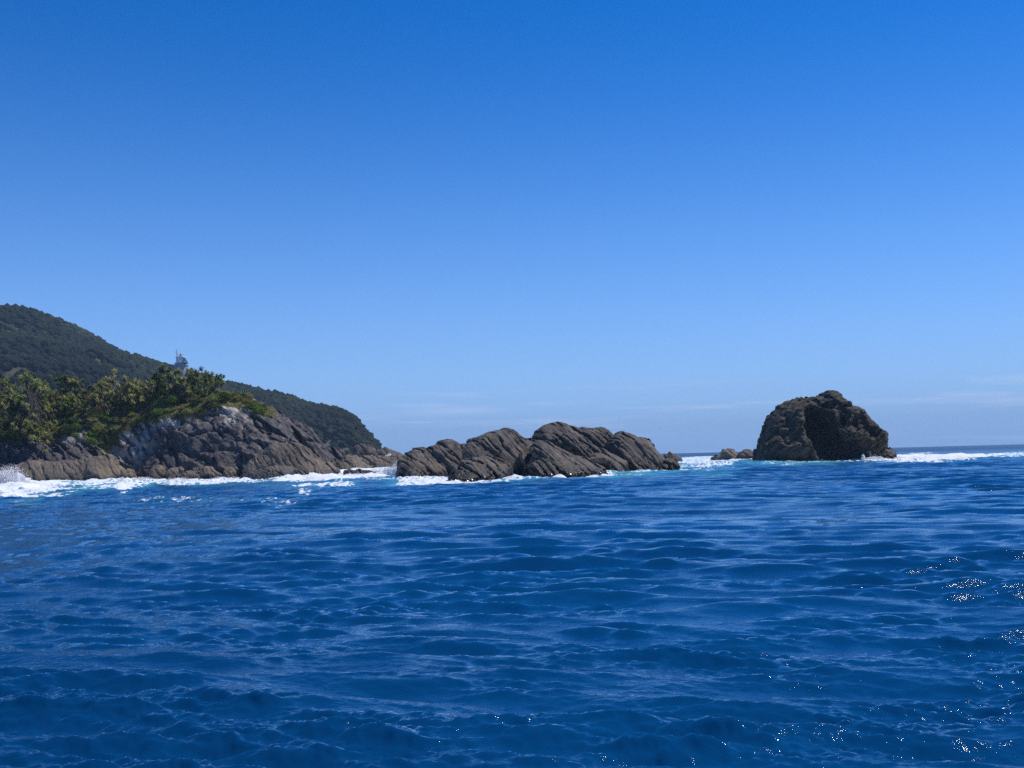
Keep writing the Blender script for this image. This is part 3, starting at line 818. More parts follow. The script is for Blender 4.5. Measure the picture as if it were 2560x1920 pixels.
def make_tree_meshes(seed, H, stems, spread, heads, leafL, leafW, per, skirt=0.25, droop=0.35, flat=0.7):
    """stems fork upwards into branch ends that each carry a rosette of sword leaves"""
    rg = np.random.default_rng(seed)
    wood, ends = [], []
    for s in range(stems):
        a = rg.uniform(0, 6.28); lean = rg.uniform(0.05, 0.3) * spread
        b0 = np.array([math.cos(a), math.sin(a), 0]) * rg.uniform(0, 0.12) * spread * 2
        fork = H * rg.uniform(0.35, 0.55)
        p1 = b0 + np.array([math.cos(a) * lean * fork, math.sin(a) * lean * fork, fork])
        bend = rg.normal(0, 0.15, 3) * fork * 0.4; bend[2] = 0
        r0 = H * 0.014 * rg.uniform(0.8, 1.3)
        wood.append(tube([b0 - [0, 0, 0.8], (b0 + p1) / 2 + bend, p1], [r0 * 1.2, r0, r0 * 0.8]))
        for h in range(max(1, heads // stems)):
            a2 = a + rg.normal(0, 1.1); rr = rg.uniform(0.1, 1.0) ** 0.6 * spread
            e = p1 + np.array([math.cos(a2) * rr, math.sin(a2) * rr, 0])
            e[2] = H * (1 - flat * 0.35 * (np.hypot(e[0], e[1]) / max(spread, 0.1)) ** 2) * rg.uniform(0.72, 1.0)
            m = (p1 + e) / 2 + np.array([0, 0, -0.08 * H]) * rg.uniform(-0.3, 1)
            wood.append(tube([p1, m, e], [r0 * 0.6, r0 * 0.45, r0 * 0.3], 4))
            ends.append(e)
    ends = np.array(ends)
    B, D, L, W, Dr, T = [], [], [], [], [], []
    for e in ends:
        k = int(per * rg.uniform(0.75, 1.25))
        d = sphere_dirs(k, rg, -0.35, 1.0)
        B.append(np.repeat(e[None], k, 0) + rg.normal(0, 0.06, (k, 3))); D.append(d)
        L.append(leafL * rg.uniform(0.7, 1.15, k)); W.append(np.full(k, leafW)); Dr.append(droop * (1 - d[:, 2]) * rg.uniform(0.4, 1.2, k))
        T.append(np.clip(rg.uniform(0.15, 0.85) + rg.normal(0, 0.18, k) + 0.15 * d[:, 2], 0, 1))
        if skirt > 0:      # dead brown leaves hanging under the head
            ks = int(k * skirt); ds = sphere_dirs(ks, rg, -0.95, -0.5)
            B.append(np.repeat(e[None], ks, 0)); D.append(ds); L.append(leafL * rg.uniform(0.5, 0.9, ks)); W.append(np.full(ks, leafW)); Dr.append(np.full(ks, 0.3)); T.append(rg.uniform(0, 0.12, ks))
    B, D, L, W, Dr, T = (np.concatenate(x) for x in (B, D, L, W, Dr, T))
    lv, lf = leaves(B, D, L, W, Dr, rg)
    crown = mesh_np('crown', lv, lf, False, {'tone': ('f', np.repeat(T, 4))})
    wv, wf = joined(wood)
    trunk = mesh_np('trunk', wv, wf, True)
    return trunk, crown

def make_shrub_mesh(seed, w, h, n, L, W, zmin=0.0, up=0.5, droop=0.15, tone=(0.1, 0.9)):
    rg = np.random.default_rng(seed)
    d = sphere_dirs(n, rg, zmin, 1.0)
    rad = (rg.uniform(0.25, 1, n) ** 0.4) * (1 + 0.28 * vnoise(d * 2.2 + seed, 3) + 0.15 * vnoise(d * 5 + seed, 4))
    B = d * rad[:, None] * np.array([w / 2, w / 2, h]) * 0.85
    D = d + np.array([0, 0, up]) + rg.normal(0, 0.35, (n, 3))
    t = np.clip(rg.uniform(tone[0], tone[1], n) * 0.55 + 0.45 * (0.5 + 0.6 * vnoise(d * 3 + seed, 6)), 0, 1)
    lv, lf = leaves(B, D, L * rg.uniform(0.6, 1.2, n), np.full(n, W), np.full(n, droop), rg)
    # woody stems inside
    st = [tube([(0, 0, -0.6), tuple(sphere_dirs(1, rg, 0.4, 0.9)[0] * np.array([w * 0.35, w * 0.35, h * 0.7]))], [0.09, 0.03], 4) for _ in range(6)]
    sv, sf = joined(st)
    return mesh_np('foliage', lv, lf, False, {'tone': ('f', np.repeat(t, 4))}), mesh_np('stem', sv, sf, True)

def make_flax_mesh(seed, n, L, W):
    rg = np.random.default_rng(seed)
    d = sphere_dirs(n, rg, 0.35, 1.0)
    B = np.concatenate([rg.normal(0, 0.22, (n, 2)), np.zeros((n, 1))], 1)
    lv, lf = leaves(B, d, L * rg.uniform(0.6, 1.15, n), np.full(n, W), 0.35 * (1.1 - d[:, 2]), rg)
    sv, sf = joined([tube([(0.1 * k, 0.05 * k, -0.5), (0.3 * k, 0.1 * k, L * 1.1)], [0.04, 0.02], 4) for k in (-1, 1)])
    return mesh_np('foliage', lv, lf, False, {'tone': ('f', np.repeat(rg.uniform(0.1, 0.95, n), 4))}), mesh_np('stem', sv, sf, True)

M_OLIVE = leaf_mat('olive_leaves', '#52562a', '#858c48', '#c0c17e')
M_YELLOW = leaf_mat('yellow_green_leaves', '#646130', '#969450', '#c6bf80')
M_DARK = leaf_mat('dark_leaves', '#2b371a', '#4a5d2c', '#7c8a49')
M_FRESH = leaf_mat('fresh_green_leaves', '#3f561d', '#6c8f33', '#a6b757')
M_FLAX = leaf_mat('flax_leaves', '#344020', '#5f7038', '#b0b881')
M_DRY = leaf_mat('dry_leaves', '#6d5340', '#94765a', '#c0a583')
M_STRAW = leaf_mat('straw_grass', '#6b5f35', '#94824a', '#c4b27c')
def bark_mat():
    t = NT('grey_bark'); P = t.pos()
    c = t.mix(t.rng(t.noise(P, 2.0, 4), 0.4, 0.65), lin('#2c2722'), lin('#5a5248'))
    return t.done(t.bsdf(Base_Color=c, Roughness=0.9))
M_BARK = bark_mat()

TREES = {
  'daisy': [make_tree_meshes(500 + k, 1.0 * 11.5, 5, 4.2, 150, 0.62, 0.2, 26, 0.1) for k in range(2)],
  'cabbage': [make_tree_meshes(510 + k, 7.0, 3, 1.9, 20, 0.85, 0.17, 36, 0.4) for k in range(4)],
  'slim': [make_tree_meshes(520 + k, 8.0, 2, 1.1, 8, 1.0, 0.2, 42, 0.6) for k in range(3)],
  'multi': [make_tree_meshes(530 + k, 9.0, 9, 3.2, 90, 0.7, 0.19, 30, 0.15) for k in range(2)],
}
NAT = {'daisy': 11.5, 'cabbage': 7.0, 'slim': 8.0, 'multi': 9.0}
def plant_tree(kind, var, u, v_base, v_top, mat, label, group=None, Y=None, name='tufted_tree'):
    if Y is None:
        p, _ = on_head(u, v_base)
        if p is None:
            vv = v_base
            while p is None and vv < v_base + 60:
                vv += 4; p, _ = on_head(u, vv)
            if p is None: return None
    else:
        x = X_at(u, Y); p = ground(x, Y)
    hgt = (at(u, v_base, p[1])[2] - at(u, v_top, p[1])[2]) * -1
    ztop = at(u, v_top, p[1])[2]
    s = max(ztop - p[2], 2.0) / NAT[kind]
    o = thing(name, label, 'tree', p, group, random.uniform(0, 6.28), s)
    tr, cr = TREES[kind][var % len(TREES[kind])]
    link('trunk', tr, M_BARK, o)
    # one crown mesh is shared between materials through an object-level slot
    c = bpy.data.objects.new('crown', cr); COL.objects.link(c); c.parent = o
    if len(cr.materials) == 0: cr.materials.append(mat)
    c.material_slots[0].link = 'OBJECT'; c.material_slots[0].material = mat
    return o
G_T = 'tufted trees in the headland thicket'
THICKET = []
plant_tree('daisy', 0, 42, 1062, 905, M_OLIVE, 'largest bushy tree with many dark stems at the left edge of the headland')
plant_tree('daisy', 1, -40, 1060, 912, M_OLIVE, 'bushy olive tree cut by the left edge of the frame')
plant_tree('daisy', 1, 112, 1035, 935, M_FRESH, 'bright green bushy tree right of the largest left-edge tree')
plant_tree('slim', 0, 160, 1010, 922, M_OLIVE, 'slim tree with one shaggy round head rising over the left thicket')
plant_tree('multi', 0, 298, 1045, 922, M_YELLOW, 'spreading many-stemmed tree in the middle of the headland')
plant_tree('slim', 1, 412, 990, 897, M_OLIVE, 'tall tufted tree just left of the white light tower', Y=324)
plant_tree('slim', 2, 503, 985, 903, M_DARK, 'dark tufted tree standing highest right of the light tower', Y=325)
plant_tree('slim', 0, 556, 985, 927, M_DARK, 'small dark tufted tree alone on the skyline at the thicket right end', Y=324)
for k, (u, vb, vt, kind, mat) in enumerate((
    (192,1005,938,'cabbage',M_YELLOW),(215,1000,945,'cabbage',M_OLIVE),(238,1010,952,'cabbage',M_OLIVE),(262,1005,950,'cabbage',M_YELLOW),
    (275,1000,935,'cabbage',M_OLIVE),(320,1020,938,'cabbage',M_YELLOW),(338,1010,938,'cabbage',M_OLIVE),(356,1005,946,'cabbage',M_YELLOW),
    (372,1000,938,'cabbage',M_OLIVE),(388,1000,940,'cabbage',M_YELLOW),(402,995,932,'cabbage',M_OLIVE),(425,990,912,'slim',M_OLIVE),(418,1000,925,'cabbage',M_DARK),
    (436,990,918,'cabbage',M_OLIVE),(480,985,915,'cabbage',M_OLIVE),(490,990,925,'cabbage',M_FRESH),(512,988,920,'cabbage',M_OLIVE),
    (528,990,932,'cabbage',M_FRESH),(545,985,935,'cabbage',M_OLIVE),(455,1000,945,'cabbage',M_DARK),(70,1000,925,'cabbage',M_OLIVE),(135,1000,942,'cabbage',M_FRESH),
    (175,1030,975,'cabbage',M_YELLOW),(150,1045,985,'cabbage',M_YELLOW),(120,1050,990,'cabbage',M_YELLOW),(200,1040,985,'cabbage',M_OLIVE),(345,1000,950,'cabbage',M_DARK),
    (182,1000,930,'slim',M_OLIVE),(246,1000,938,'slim',M_YELLOW),(345,1000,928,'slim',M_OLIVE),(392,1000,922,'slim',M_DARK),(470,990,903,'slim',M_OLIVE),(535,990,918,'slim',M_OLIVE),(5,1000,935,'cabbage',M_OLIVE),(100,1000,940,'cabbage',M_OLIVE),(225,1000,960,'cabbage',M_DARK))):
    THICKET.append((u, plant_tree(kind, k, u, vb, vt, mat, 'tufted tree', G_T, Y=random.uniform(318, 330) if vb <= 1000 else None), mat))
ORD = 'first second third fourth fifth sixth seventh eighth ninth tenth eleventh twelfth thirteenth fourteenth fifteenth sixteenth seventeenth eighteenth nineteenth twentieth twenty-first twenty-second twenty-third twenty-fourth twenty-fifth twenty-sixth twenty-seventh twenty-eighth twenty-ninth thirtieth thirty-first thirty-second thirty-third thirty-fourth thirty-fifth'.split()
TONE = {M_OLIVE.name: 'olive', M_YELLOW.name: 'yellowish', M_DARK.name: 'dark', M_FRESH.name: 'green'}
THICKET = [x for x in THICKET if x[1] is not None]
lf_ = sorted((x for x in THICKET if x[0] < 453), key=lambda x: -x[0]); rt_ = sorted((x for x in THICKET if x[0] >= 453), key=lambda x: x[0])
for side, row in (('left', lf_), ('right', rt_)):
    for k, (u, o, mat) in enumerate(row):
        o['label'] = '%s tufted thicket tree, %s to the %s from the light tower' % (TONE[mat.name], ORD[k], side)

SHRUBS = {'shrub': [make_shrub_mesh(600 + k, 4.2, 2.1, 1100, 0.45, 0.2) for k in range(4)],
          'low': [make_shrub_mesh(620 + k, 3.0, 1.2, 700, 0.42, 0.16, up=0.9) for k in range(3)],
          'dry': [make_shrub_mesh(640 + k, 3.6, 1.5, 1000, 0.5, 0.14, up=0.1, droop=0.4) for k in range(2)],
          'flax': [make_flax_mesh(660 + k, 80, 2.0, 0.2) for k in range(3)]}
def plant(kind, var, u, v, s, mat, name, label, group, cat='shrub', p=None):
    if p is None: p, _ = on_head(u, v)
    if p is None: return
    o = thing(name, label, cat, (p[0], p[1], p[2] - 0.15), group, random.uniform(0, 6.28), s)
    fo, st = SHRUBS[kind][var % len(SHRUBS[kind])]
    link('stem', st, M_BARK, o)
    c = bpy.data.objects.new('foliage', fo); COL.objects.link(c); c.parent = o
    if len(fo.materials) == 0: fo.materials.append(mat)
    c.material_slots[0].link = 'OBJECT'; c.material_slots[0].material = mat
# shrubs one can pick out
for u, v, s, kind, mat, lab in (
    (170,1085,1.5,'shrub',M_DARK,'large dark green rounded bush low on the left of the headland'),
    (95,1078,1.25,'shrub',M_DARK,'dark green bush left of the large rounded one'),
    (35,1100,1.5,'shrub',M_DARK,'dark bush over the black rocks at the left edge'),
    (275,1108,1.25,'shrub',M_DARK,'dark bush beside the pale streaked rock'),
    (335,1030,1.1,'shrub',M_FRESH,'green bush below the many-stemmed tree'),
    (430,1008,1.2,'shrub',M_FRESH,'round green bush left of the dry pink-brown bush'),
    (470,1000,1.75,'dry',M_DRY,'dry pinkish brown bush below the light tower'),
    (250,1030,1.5,'dry',M_DRY,'dry tan bush beside the many-stemmed tree'),
    (222,1000,1.1,'dry',M_DRY,'dry reddish bush in the left thicket'),
    (600,985,1.6,'shrub',M_DARK,'dark bush at the right end of the headland thicket'),
    (575,975,1.4,'shrub',M_DARK,'dark bush on the skyline at the right end'),
    (560,1000,1.3,'shrub',M_DARK,'dark bush over the pale rocks on the right'),
    (535,1005,1.2,'shrub',M_OLIVE,'olive bush right of the dry pink-brown bush')):
    plant(kind, int(u), u, v, s, mat, 'dry_bush' if kind == 'dry' else 'bush', lab, None, 'bush')
# the rest of the undergrowth
cnt = 0; tries = 0; spots = []
while cnt < 130 and tries < 4000:
    tries += 1
    u = random.uniform(-30, 665); v = random.uniform(950, 1120)
    p, nrm = on_head(u, v)
    if p is None or veg_mask(np.array([p]))[0] < 0.55: continue
    if any((p - q).length < 2.3 for q in spots): continue
    spots.append(p); cnt += 1
    r = random.random()
    zone = 'left of the many-stemmed tree' if u < 285 else 'between the many-stemmed tree and the light tower' if u < 450 else 'right of the light tower'
    hgt = 'on the upper slope' if v < 1010 else 'on the lower slope'
    if r < 0.55: a = ('shrub', random.uniform(0.6, 1.1), random.choice((M_DARK, M_OLIVE, M_OLIVE, M_FRESH, M_YELLOW)), 'scrub_bush', 'small leafy bush', 'scrub bushes', 'bush')
    elif r < 0.8: a = ('flax', random.uniform(0.8, 1.5), M_FLAX, 'flax_clump', 'sword-leaved clump', 'flax clumps', 'flax')
    else: a = ('low', random.uniform(0.8, 1.4), random.choice((M_YELLOW, M_STRAW, M_OLIVE)), 'low_bush', 'low yellowish bush', 'low bushes', 'bush')
    plant(a[0], cnt, u, v, a[1], a[2], a[3], '%s %s %s' % (a[4], hgt, zone), '%s %s %s' % (a[5], hgt, zone), a[6], p)

# grass and creepers over soil and ledges: uncountable
def ground_cover():
    rg = np.random.default_rng(77)
    ctr = hv[hq].mean(1)
    vm = veg_mask(ctr)
    ok = (ctr[:, 2] > 5) & (ctr[:, 1] < 345)
    ledge = (vnoise(ctr / 4.0, 710) > 0.42) & (ctr[:, 2] > 7.5) & (vm > 0.02)
    pr = np.where(vm > 0.4, 0.5, 0.0) + np.where(ledge, 0.6, 0)
    sel = ctr[ok & (rg.uniform(size=len(ctr)) < pr)]
    B, D, T = [], [], []
    k = 3
    B = np.repeat(sel, k, 0) + rg.normal(0, 0.2, (len(sel) * k, 3)) * np.array([1, 1, 0.2]) - np.array([0, 0, 0.15])
    D = sphere_dirs(len(B), rg, 0.2, 1.0)
    tone = np.clip(0.55 + 0.55 * vnoise(B / 5.0, 720) + rg.normal(0, 0.18, len(B)), 0, 1)
    L = rg.uniform(0.35, 0.95, len(B))
    lv, lf = leaves(B, D, L, np.full(len(B), 0.16), np.full(len(B), 0.3), rg)
    o = link('ground_cover', mesh_np('ground_cover', lv, lf, False, {'tone': ('f', np.repeat(tone, 4))}), leaf_mat('ground_cover_leaves', '#3a421f', '#75713c', '#b8a76c', rand=0.0))
    tag(o, 'grass and creepers over the soil and ledges of the headland', 'grass', kind='stuff')
ground_cover()

# ------------------------------------------------------------------ the light tower
def lathe(profile, k=24):
    V = [(r * math.cos(2 * math.pi * j / k), r * math.sin(2 * math.pi * j / k), z) for r, z in profile for j in range(k)]
    F = [(i*k + j, i*k + (j+1) % k, (i+1)*k + (j+1) % k, (i+1)*k + j) for i in range(len(profile) - 1) for j in range(k)]
    return np.array(V), np.array(F)
def box(cx, cy, cz, sx, sy, sz, M=None):
    V = np.array([(x, y, z) for x in (-0.5, 0.5) for y in (-0.5, 0.5) for z in (-0.5, 0.5)]) * [sx, sy, sz]
    if M is not None: V = V @ np.array(M).T
    F = np.array([(0,1,3,2),(4,6,7,5),(0,4,5,1),(2,3,7,6),(0,2,6,4),(1,5,7,3)])
    return V + [cx, cy, cz], F
def paint(name, c, rough=0.5, dirt='#8d8a82'):
    t = NT(name); P = t.pos()
    cc = t.mix(t.rng(t.noise(t.mapping(P, (2, 2, 0.5)), 1.2, 4), 0.5, 0.8, 0, 0.5), lin(c), lin(dirt))
    return t.done(t.bsdf(Base_Color=cc, Roughness=rough))
M_WHITE = paint('white_paint', '#e4e6e6'); M_GREYP = paint('grey_paint', '#a3a7a8'); M_DARKM = paint('dark_metal', '#30343a', 0.4, '#222222')
M_PANEL = paint('solar_panel_face', '#3d4247', 0.3, '#2c2f33')
YT = 327.0
PM = F_PX / YT                                        # pixels to a metre there
gx = X_at(453, YT); gz = ground(gx, YT)[2]
z_of = lambda v: at(453, v, YT)[2]
tower = thing('light_tower', 'small white round light tower with an aerial, above the headland thicket', 'tower', (gx, YT, gz - 0.3))
b0 = gz - 0.3
def tp(name, vf, mat, parent=None, sm=False, **kw):
    o = link(name, mesh_np(name, vf[0], vf[1], sm), mat, parent or tower); return o
ztop = z_of(892) - b0; zmid = z_of(908) - b0
tp('tower_base', lathe([(1.72, 0), (1.68, zmid - 0.1), (1.55, zmid), (0, zmid)]), M_GREYP, sm=False)
drum = tp('drum', lathe([(1.28, zmid - 0.1), (1.24, ztop - 0.3), (0, ztop - 0.3)]), M_WHITE)
tp('rim', lathe([(1.24, ztop - 0.32), (1.42, ztop - 0.30), (1.42, ztop), (1.3, ztop + 0.02), (0, ztop + 0.02)]), M_WHITE, drum)
tp('ledge', lathe([(1.3, zmid - 0.02), (1.8, zmid), (1.8, zmid + 0.14), (1.25, zmid + 0.16)]), M_WHITE)
for k in range(10):
    a = 2 * math.pi * k / 10
    tp('railing_post', box(1.15 * math.cos(a), 1.15 * math.sin(a), ztop + 0.32, 0.05, 0.05, 0.62), M_WHITE)
tp('railing', lathe([(1.13, ztop + 0.6), (1.17, ztop + 0.6), (1.17, ztop + 0.66), (1.13, ztop + 0.66), (1.13, ztop + 0.6)]), M_WHITE)
tp('equipment_box', box(-0.75, -0.2, ztop + 0.45, 0.6, 0.5, 0.8), M_WHITE)
lamp = tp('lantern', lathe([(0.2, ztop), (0.2, ztop + 0.35), (0.28, ztop + 0.38), (0.28, ztop + 0.75), (0.12, ztop + 0.95), (0, ztop + 0.97)], 12), M_DARKM)
mast = tp('aerial_mast', joined([tube([(-1.15, -0.1, ztop - 1.6), (-1.13, -0.1, ztop + 2.3)], [0.07, 0.05], 6)]), M_DARKM)
for zz, w in ((1.5, 0.9), (1.25, 0.6)):
    tp('aerial_rod', box(-1.35, -0.1, ztop + zz, w, 0.04, 0.04, Matrix.Rotation(0.25, 3, 'Y')), M_DARKM, mast)
tp('whip_aerial', joined([tube([(0.0, 0.3, ztop), (0.02, 0.3, ztop + 1.75)], [0.035, 0.02], 5)]), M_DARKM)
Rt = Matrix.Rotation(math.radians(-62), 3, 'Y')
pan = tp('solar_panel', box(1.75, -0.45, zmid + 0.75, 1.9, 1.6, 0.08, Matrix.Rotation(math.radians(62), 3, 'Y')), M_PANEL)
tp('panel_frame', box(1.68, -1.27, zmid + 0.72, 1.96, 0.06, 0.14, Matrix.Rotation(math.radians(62), 3, 'Y')), M_GREYP, pan)
tp('panel_bracket', box(1.45, -0.9, zmid + 0.35, 0.14, 0.1, 0.9, Matrix.Rotation(math.radians(-25), 3, 'Y')), M_WHITE, pan)
tp('panel_shelf', box(1.7, -0.45, zmid - 0.15, 1.0, 1.5, 0.12), M_DARKM)
tp('porch', box(1.0, -1.35, 1.1, 1.3, 0.7, 2.4), M_WHITE)
# ------------------------------------------------------------------ the sea
def sea_at(u, v):
    d = ray(u, v); Y = CAM_H / max(-d[2], 1e-4)
    return np.array([d[0] * Y, Y])

def build_sea():
    # rings round the boat: fine sectors near it, half as many further out, one stitched sheet
    th_f = np.radians(np.concatenate([np.linspace(-180, -40, 24, endpoint=False), np.linspace(-40, -29.5, 20, endpoint=False),
                                      np.linspace(-29.5, 29.5, 641), np.linspace(29.5, 40, 21)[1:], np.linspace(40, 180, 25)[1:]]))
    th_c = th_f[::2]
    r = [1.5]
    while r[-1] < 9500:
        x = r[-1]
        if x < 11: dr = 1.2
        elif x < 330: dr = min(max(x * x / 4392 * 0.62, 0.045), 0.42)
        else: dr = 0.42 + (x - 330) * 0.022
        r.append(x + dr)
    r = np.array(r); dr = np.gradient(r)
    nn = int(np.searchsorted(r, 46.0)); nf, nc = len(th_f), len(th_c)
    Ra, Ta = np.meshgrid(r[:nn], th_f, indexing='ij'); Rb, Tb = np.meshgrid(r[nn:], th_c, indexing='ij')
    R2 = np.concatenate([Ra.ravel(), Rb.ravel()]); T2 = np.concatenate([Ta.ravel(), Tb.ravel()])
    X = (R2 * np.sin(T2)).astype(np.float32); Y = (R2 * np.cos(T2)).astype(np.float32)
    cell = np.concatenate([np.repeat(dr[:nn], nf), np.repeat(dr[nn:], nc)]).astype(np.float32)
    Z = np.zeros_like(X); DX = np.zeros_like(X); DY = np.zeros_like(X)
    rg = np.random.default_rng(5)
    NW = 300
    lam = np.exp(rg.uniform(np.log(0.13), np.log(14.0), NW))
    main = math.radians(-102)                     # travel direction: towards the boat, a little to the left
    ang = main + rg.normal(0, 1, NW) * np.interp(np.log(lam), np.log([0.15, 1.0, 6.0]), [0.7, 0.38, 0.28])
    slope = 0.0235 * np.interp(np.log(lam), np.log([0.12, 0.3, 0.6, 1.1, 2.0, 3.5, 7, 14]), [2.2, 2.3, 2.1, 1.8, 1.9, 1.45, 0.6, 0.22])
    lam = lam * 0.7
    amp = slope * lam / (2 * math.pi)
    waves = list(zip(lam, ang, amp)) + [(38.0, math.radians(-118), 0.20), (52.0, math.radians(-80), 0.18), (27.0, math.radians(-60), 0.09), (22.0, math.radians(-128), 0.09)]
    # gusts: patches of rougher and calmer water, large and small
    P0 = np.stack([X, Y, X * 0], 1)
    gust = 0.9 + 0.35 * vnoise(P0 / np.array([17, 26, 1]), 71)
    nearm = np.hypot(X, Y) < 160
    cat = np.ones_like(X); cat[nearm] = np.clip(1.0 + 0.95 * vnoise(P0[nearm] / np.array([2.4, 1.5, 1]), 72) + 0.6 * vnoise(P0[nearm] / np.array([7, 4.5, 1]), 73), 0.3, 1.4)
    for l_, a_, A_ in waves:
        k = 2 * math.pi / l_
        near = np.clip((l_ / cell - 1.9) / 1.2, 0, 1)
        rows = near > 0
        if not rows.any(): continue
        kx, ky = math.cos(a_) * k, math.sin(a_) * k
        ph = kx * X[rows] + ky * Y[rows] + rg.uniform(0, 6.28)
        g = near[rows] * (gust[rows] * (cat[rows] if l_ < 1.3 else 1.0) if l_ < 12 else 1.0)
        s, c = np.sin(ph), np.cos(ph)
        Z[rows] += A_ * g * c
        q = 0.12 if l_ < 1.0 else 0.62
        DX[rows] -= q * A_ * g * math.cos(a_) * s; DY[rows] -= q * A_ * g * math.sin(a_) * s
    # ---- surf: distance to the rocks
    wl_pts = np.concatenate(WATERLINE)
    sel = RNG.permutation(len(wl_pts))[:9000]; wl_pts = wl_pts[sel]
    kd = KDTree(len(wl_pts))
    for i, p in enumerate(wl_pts): kd.insert((p[0], p[1], 0), i)
    kd.balance()
    gx = np.arange(-190, 210, 1.25); gy = np.arange(120, 520, 1.6)
    D = np.array([[kd.find((x, y, 0))[2] for y in gy] for x in gx], np.float32)
    m = (X > gx[0]) & (X < gx[-2]) & (Y > gy[0]) & (Y < gy[-2])
    fx = (X[m] - gx[0]) / 1.25; fy = (Y[m] - gy[0]) / 1.6
    ix, iy = fx.astype(int), fy.astype(int); fx -= ix; fy -= iy
    dist = np.full(X.shape, 999.0, np.float32)
    dist[m] = (D[ix, iy] * (1-fx) * (1-fy) + D[ix+1, iy] * fx * (1-fy) + D[ix, iy+1] * (1-fx) * fy + D[ix+1, iy+1] * fx * fy)
    P3 = np.stack([X, Y, X * 0], 1)
    foam = np.zeros_like(X); aer = np.zeros_like(X)
    near = dist < 40
    Pn = P3[near]
    n1 = vnoise(Pn / np.array([9, 14, 1]), 81); n2 = vnoise(Pn / np.array([3, 5, 1]), 82)
    w = 4.6 + 3.6 * n1                               # width of the white collar
    foam[near] = smooth(1.0, 0.0, (dist[near] + 1.2 * n2) / np.maximum(w * 2.2, 0.8)) * 0.95
    aer[near] = smooth(18, 2, dist[near] + 4 * n1)
    # wide churned areas (place in the frame -> place on the water)
    def patch(u0, u1, v0, v1, fo, ae, soft=0.35, tilt=0.0):
        nonlocal foam, aer
        a, b = sea_at((u0 + u1) / 2, v0), sea_at((u0 + u1) / 2, v1)
        cy = (a[1] + b[1]) / 2; ry = abs(a[1] - b[1]) / 2 + 1
        cx = ray((u0 + u1) / 2, (v0 + v1) / 2)[0]; rx = (u1 - u0) / 2 / F_PX
        mm = np.abs(Y - cy) < ry * 1.7
        q = np.sqrt(((X[mm] / np.maximum(Y[mm], 1) - cx) / rx) ** 2 + ((Y[mm] - cy - tilt * X[mm]) / ry) ** 2)
        q += 0.22 * vnoise(P3[mm] / np.array([5, 9, 1]), 84) + 0.12 * vnoise(P3[mm] / np.array([1.6, 3.5, 1]), 85)
        foam[mm] = np.maximum(foam[mm], fo * smooth(1 + soft, 1 - soft, q))
        aer[mm] = np.maximum(aer[mm], ae * smooth(1.5, 0.6, q))
    patch(-80, 190, 1205, 1243, 1.0, 0.9, 0.25)
    patch(150, 420, 1203, 1224, 0.8, 1.0)
    patch(330, 700, 1200, 1214, 0.8, 0.9)
    patch(620, 1010, 1178, 1211, 1.0, 0.9, 0.2)
    patch(980, 1140, 1193, 1213, 0.85, 0.9)
    patch(1500, 1720, 1160, 1188, 0.62, 1.0)
    patch(1660, 1880, 1141, 1172, 0.72, 1.0, 0.25)
    patch(1860, 2130, 1149, 1163, 0.45, 1.0)
    patch(2130, 2520, 1139, 1156, 1.0, 0.8, 0.22)
    patch(2480, 2700, 1130, 1146, 0.7, 0.9)
    patch(320, 580, 1246, 1258, 0.45, 0.15, 0.5)
    patch(560, 800, 1246, 1256, 0.42, 0.15, 0.5)
    patch(640, 760, 1258, 1270, 0.40, 0.1, 0.5)
    patch(740, 780, 1229, 1236, 0.55, 0.3); patch(808, 850, 1221, 1227, 0.55, 0.3)
    patch(285, 335, 1208, 1232, 1.0, 0.5)
    patch(2260, 2350, 1132, 1137, 0.6, 0.2)
    # ---- the breaking swell on the left: a long crest rising before the boulders
    a, b = sea_at(-200, 1243), sea_at(330, 1222)
    sx = (X - a[0]) / (b[0] - a[0]); yc = a[1] + (b[1] - a[1]) * np.clip(sx, -0.2, 1.2) + 10
    hump = np.exp(-((Y - yc) / np.where(Y < yc, 3.2, 9.0)) ** 2) * smooth(1.12, 0.9, sx) * smooth(-0.6, -0.1, sx)
    Z += 0.85 * hump
    a2, b2 = sea_at(1500, 1176), sea_at(1900, 1158)
    sx = (X - a2[0]) / (b2[0] - a2[0]); yc = a2[1] + (b2[1] - a2[1]) * np.clip(sx, -0.2, 1.6)
    Z += 0.6 * np.exp(-((Y - yc) / np.where(Y < yc, 4, 16)) ** 2) * smooth(-0.2, 0.2, sx) * smooth(3.2, 2.2, sx)
    # swell piled up in the channel and against the left shore
    ub = X / np.maximum(Y, 1.0) * F_PX + 1280
    Z += 1.5 * np.exp(-((Y - 282) / 17) ** 2) * smooth(610, 700, ub) * smooth(1030, 960, ub) * (Y > 100)
    Z += 0.8 * np.exp(-((Y - 270) / 14) ** 2) * smooth(-200, -60, ub) * smooth(420, 250, ub) * (Y > 100)
    # churned water is lumpy
    lum = np.clip(foam, 0, 1)
    mm = lum > 0.05
    Z[mm] += lum[mm] * (0.5 * vnoise(P3[mm] / np.array([2.6, 3.6, 1]), 88) + 0.22 * vnoise(P3[mm] / np.array([0.8, 1.2, 1]), 89) + 0.12)
    # slopes too fine for the mesh further out live on as surface roughness
    chop = np.interp(np.hypot(X, Y), [0, 40, 120, 300, 900], [0.02, 0.03, 0.05, 0.10, 0.25])
    Z = Z - (X * X + Y * Y) / (2 * EARTH)
    co = np.stack([X + DX, Y + DY, Z], 1)
    def ring(n_r, n_t, off):
        i = off + np.arange(n_r - 1)[:, None] * n_t + np.arange(n_t - 1)[None]
        i = i.ravel()
        return np.concatenate([np.stack([i, i + 1, i + n_t + 1], 1), np.stack([i, i + n_t + 1, i + n_t], 1)])
    off = nn * nf; k = np.arange(nc - 1); a = (nn - 1) * nf + 2 * k; p_ = off + k
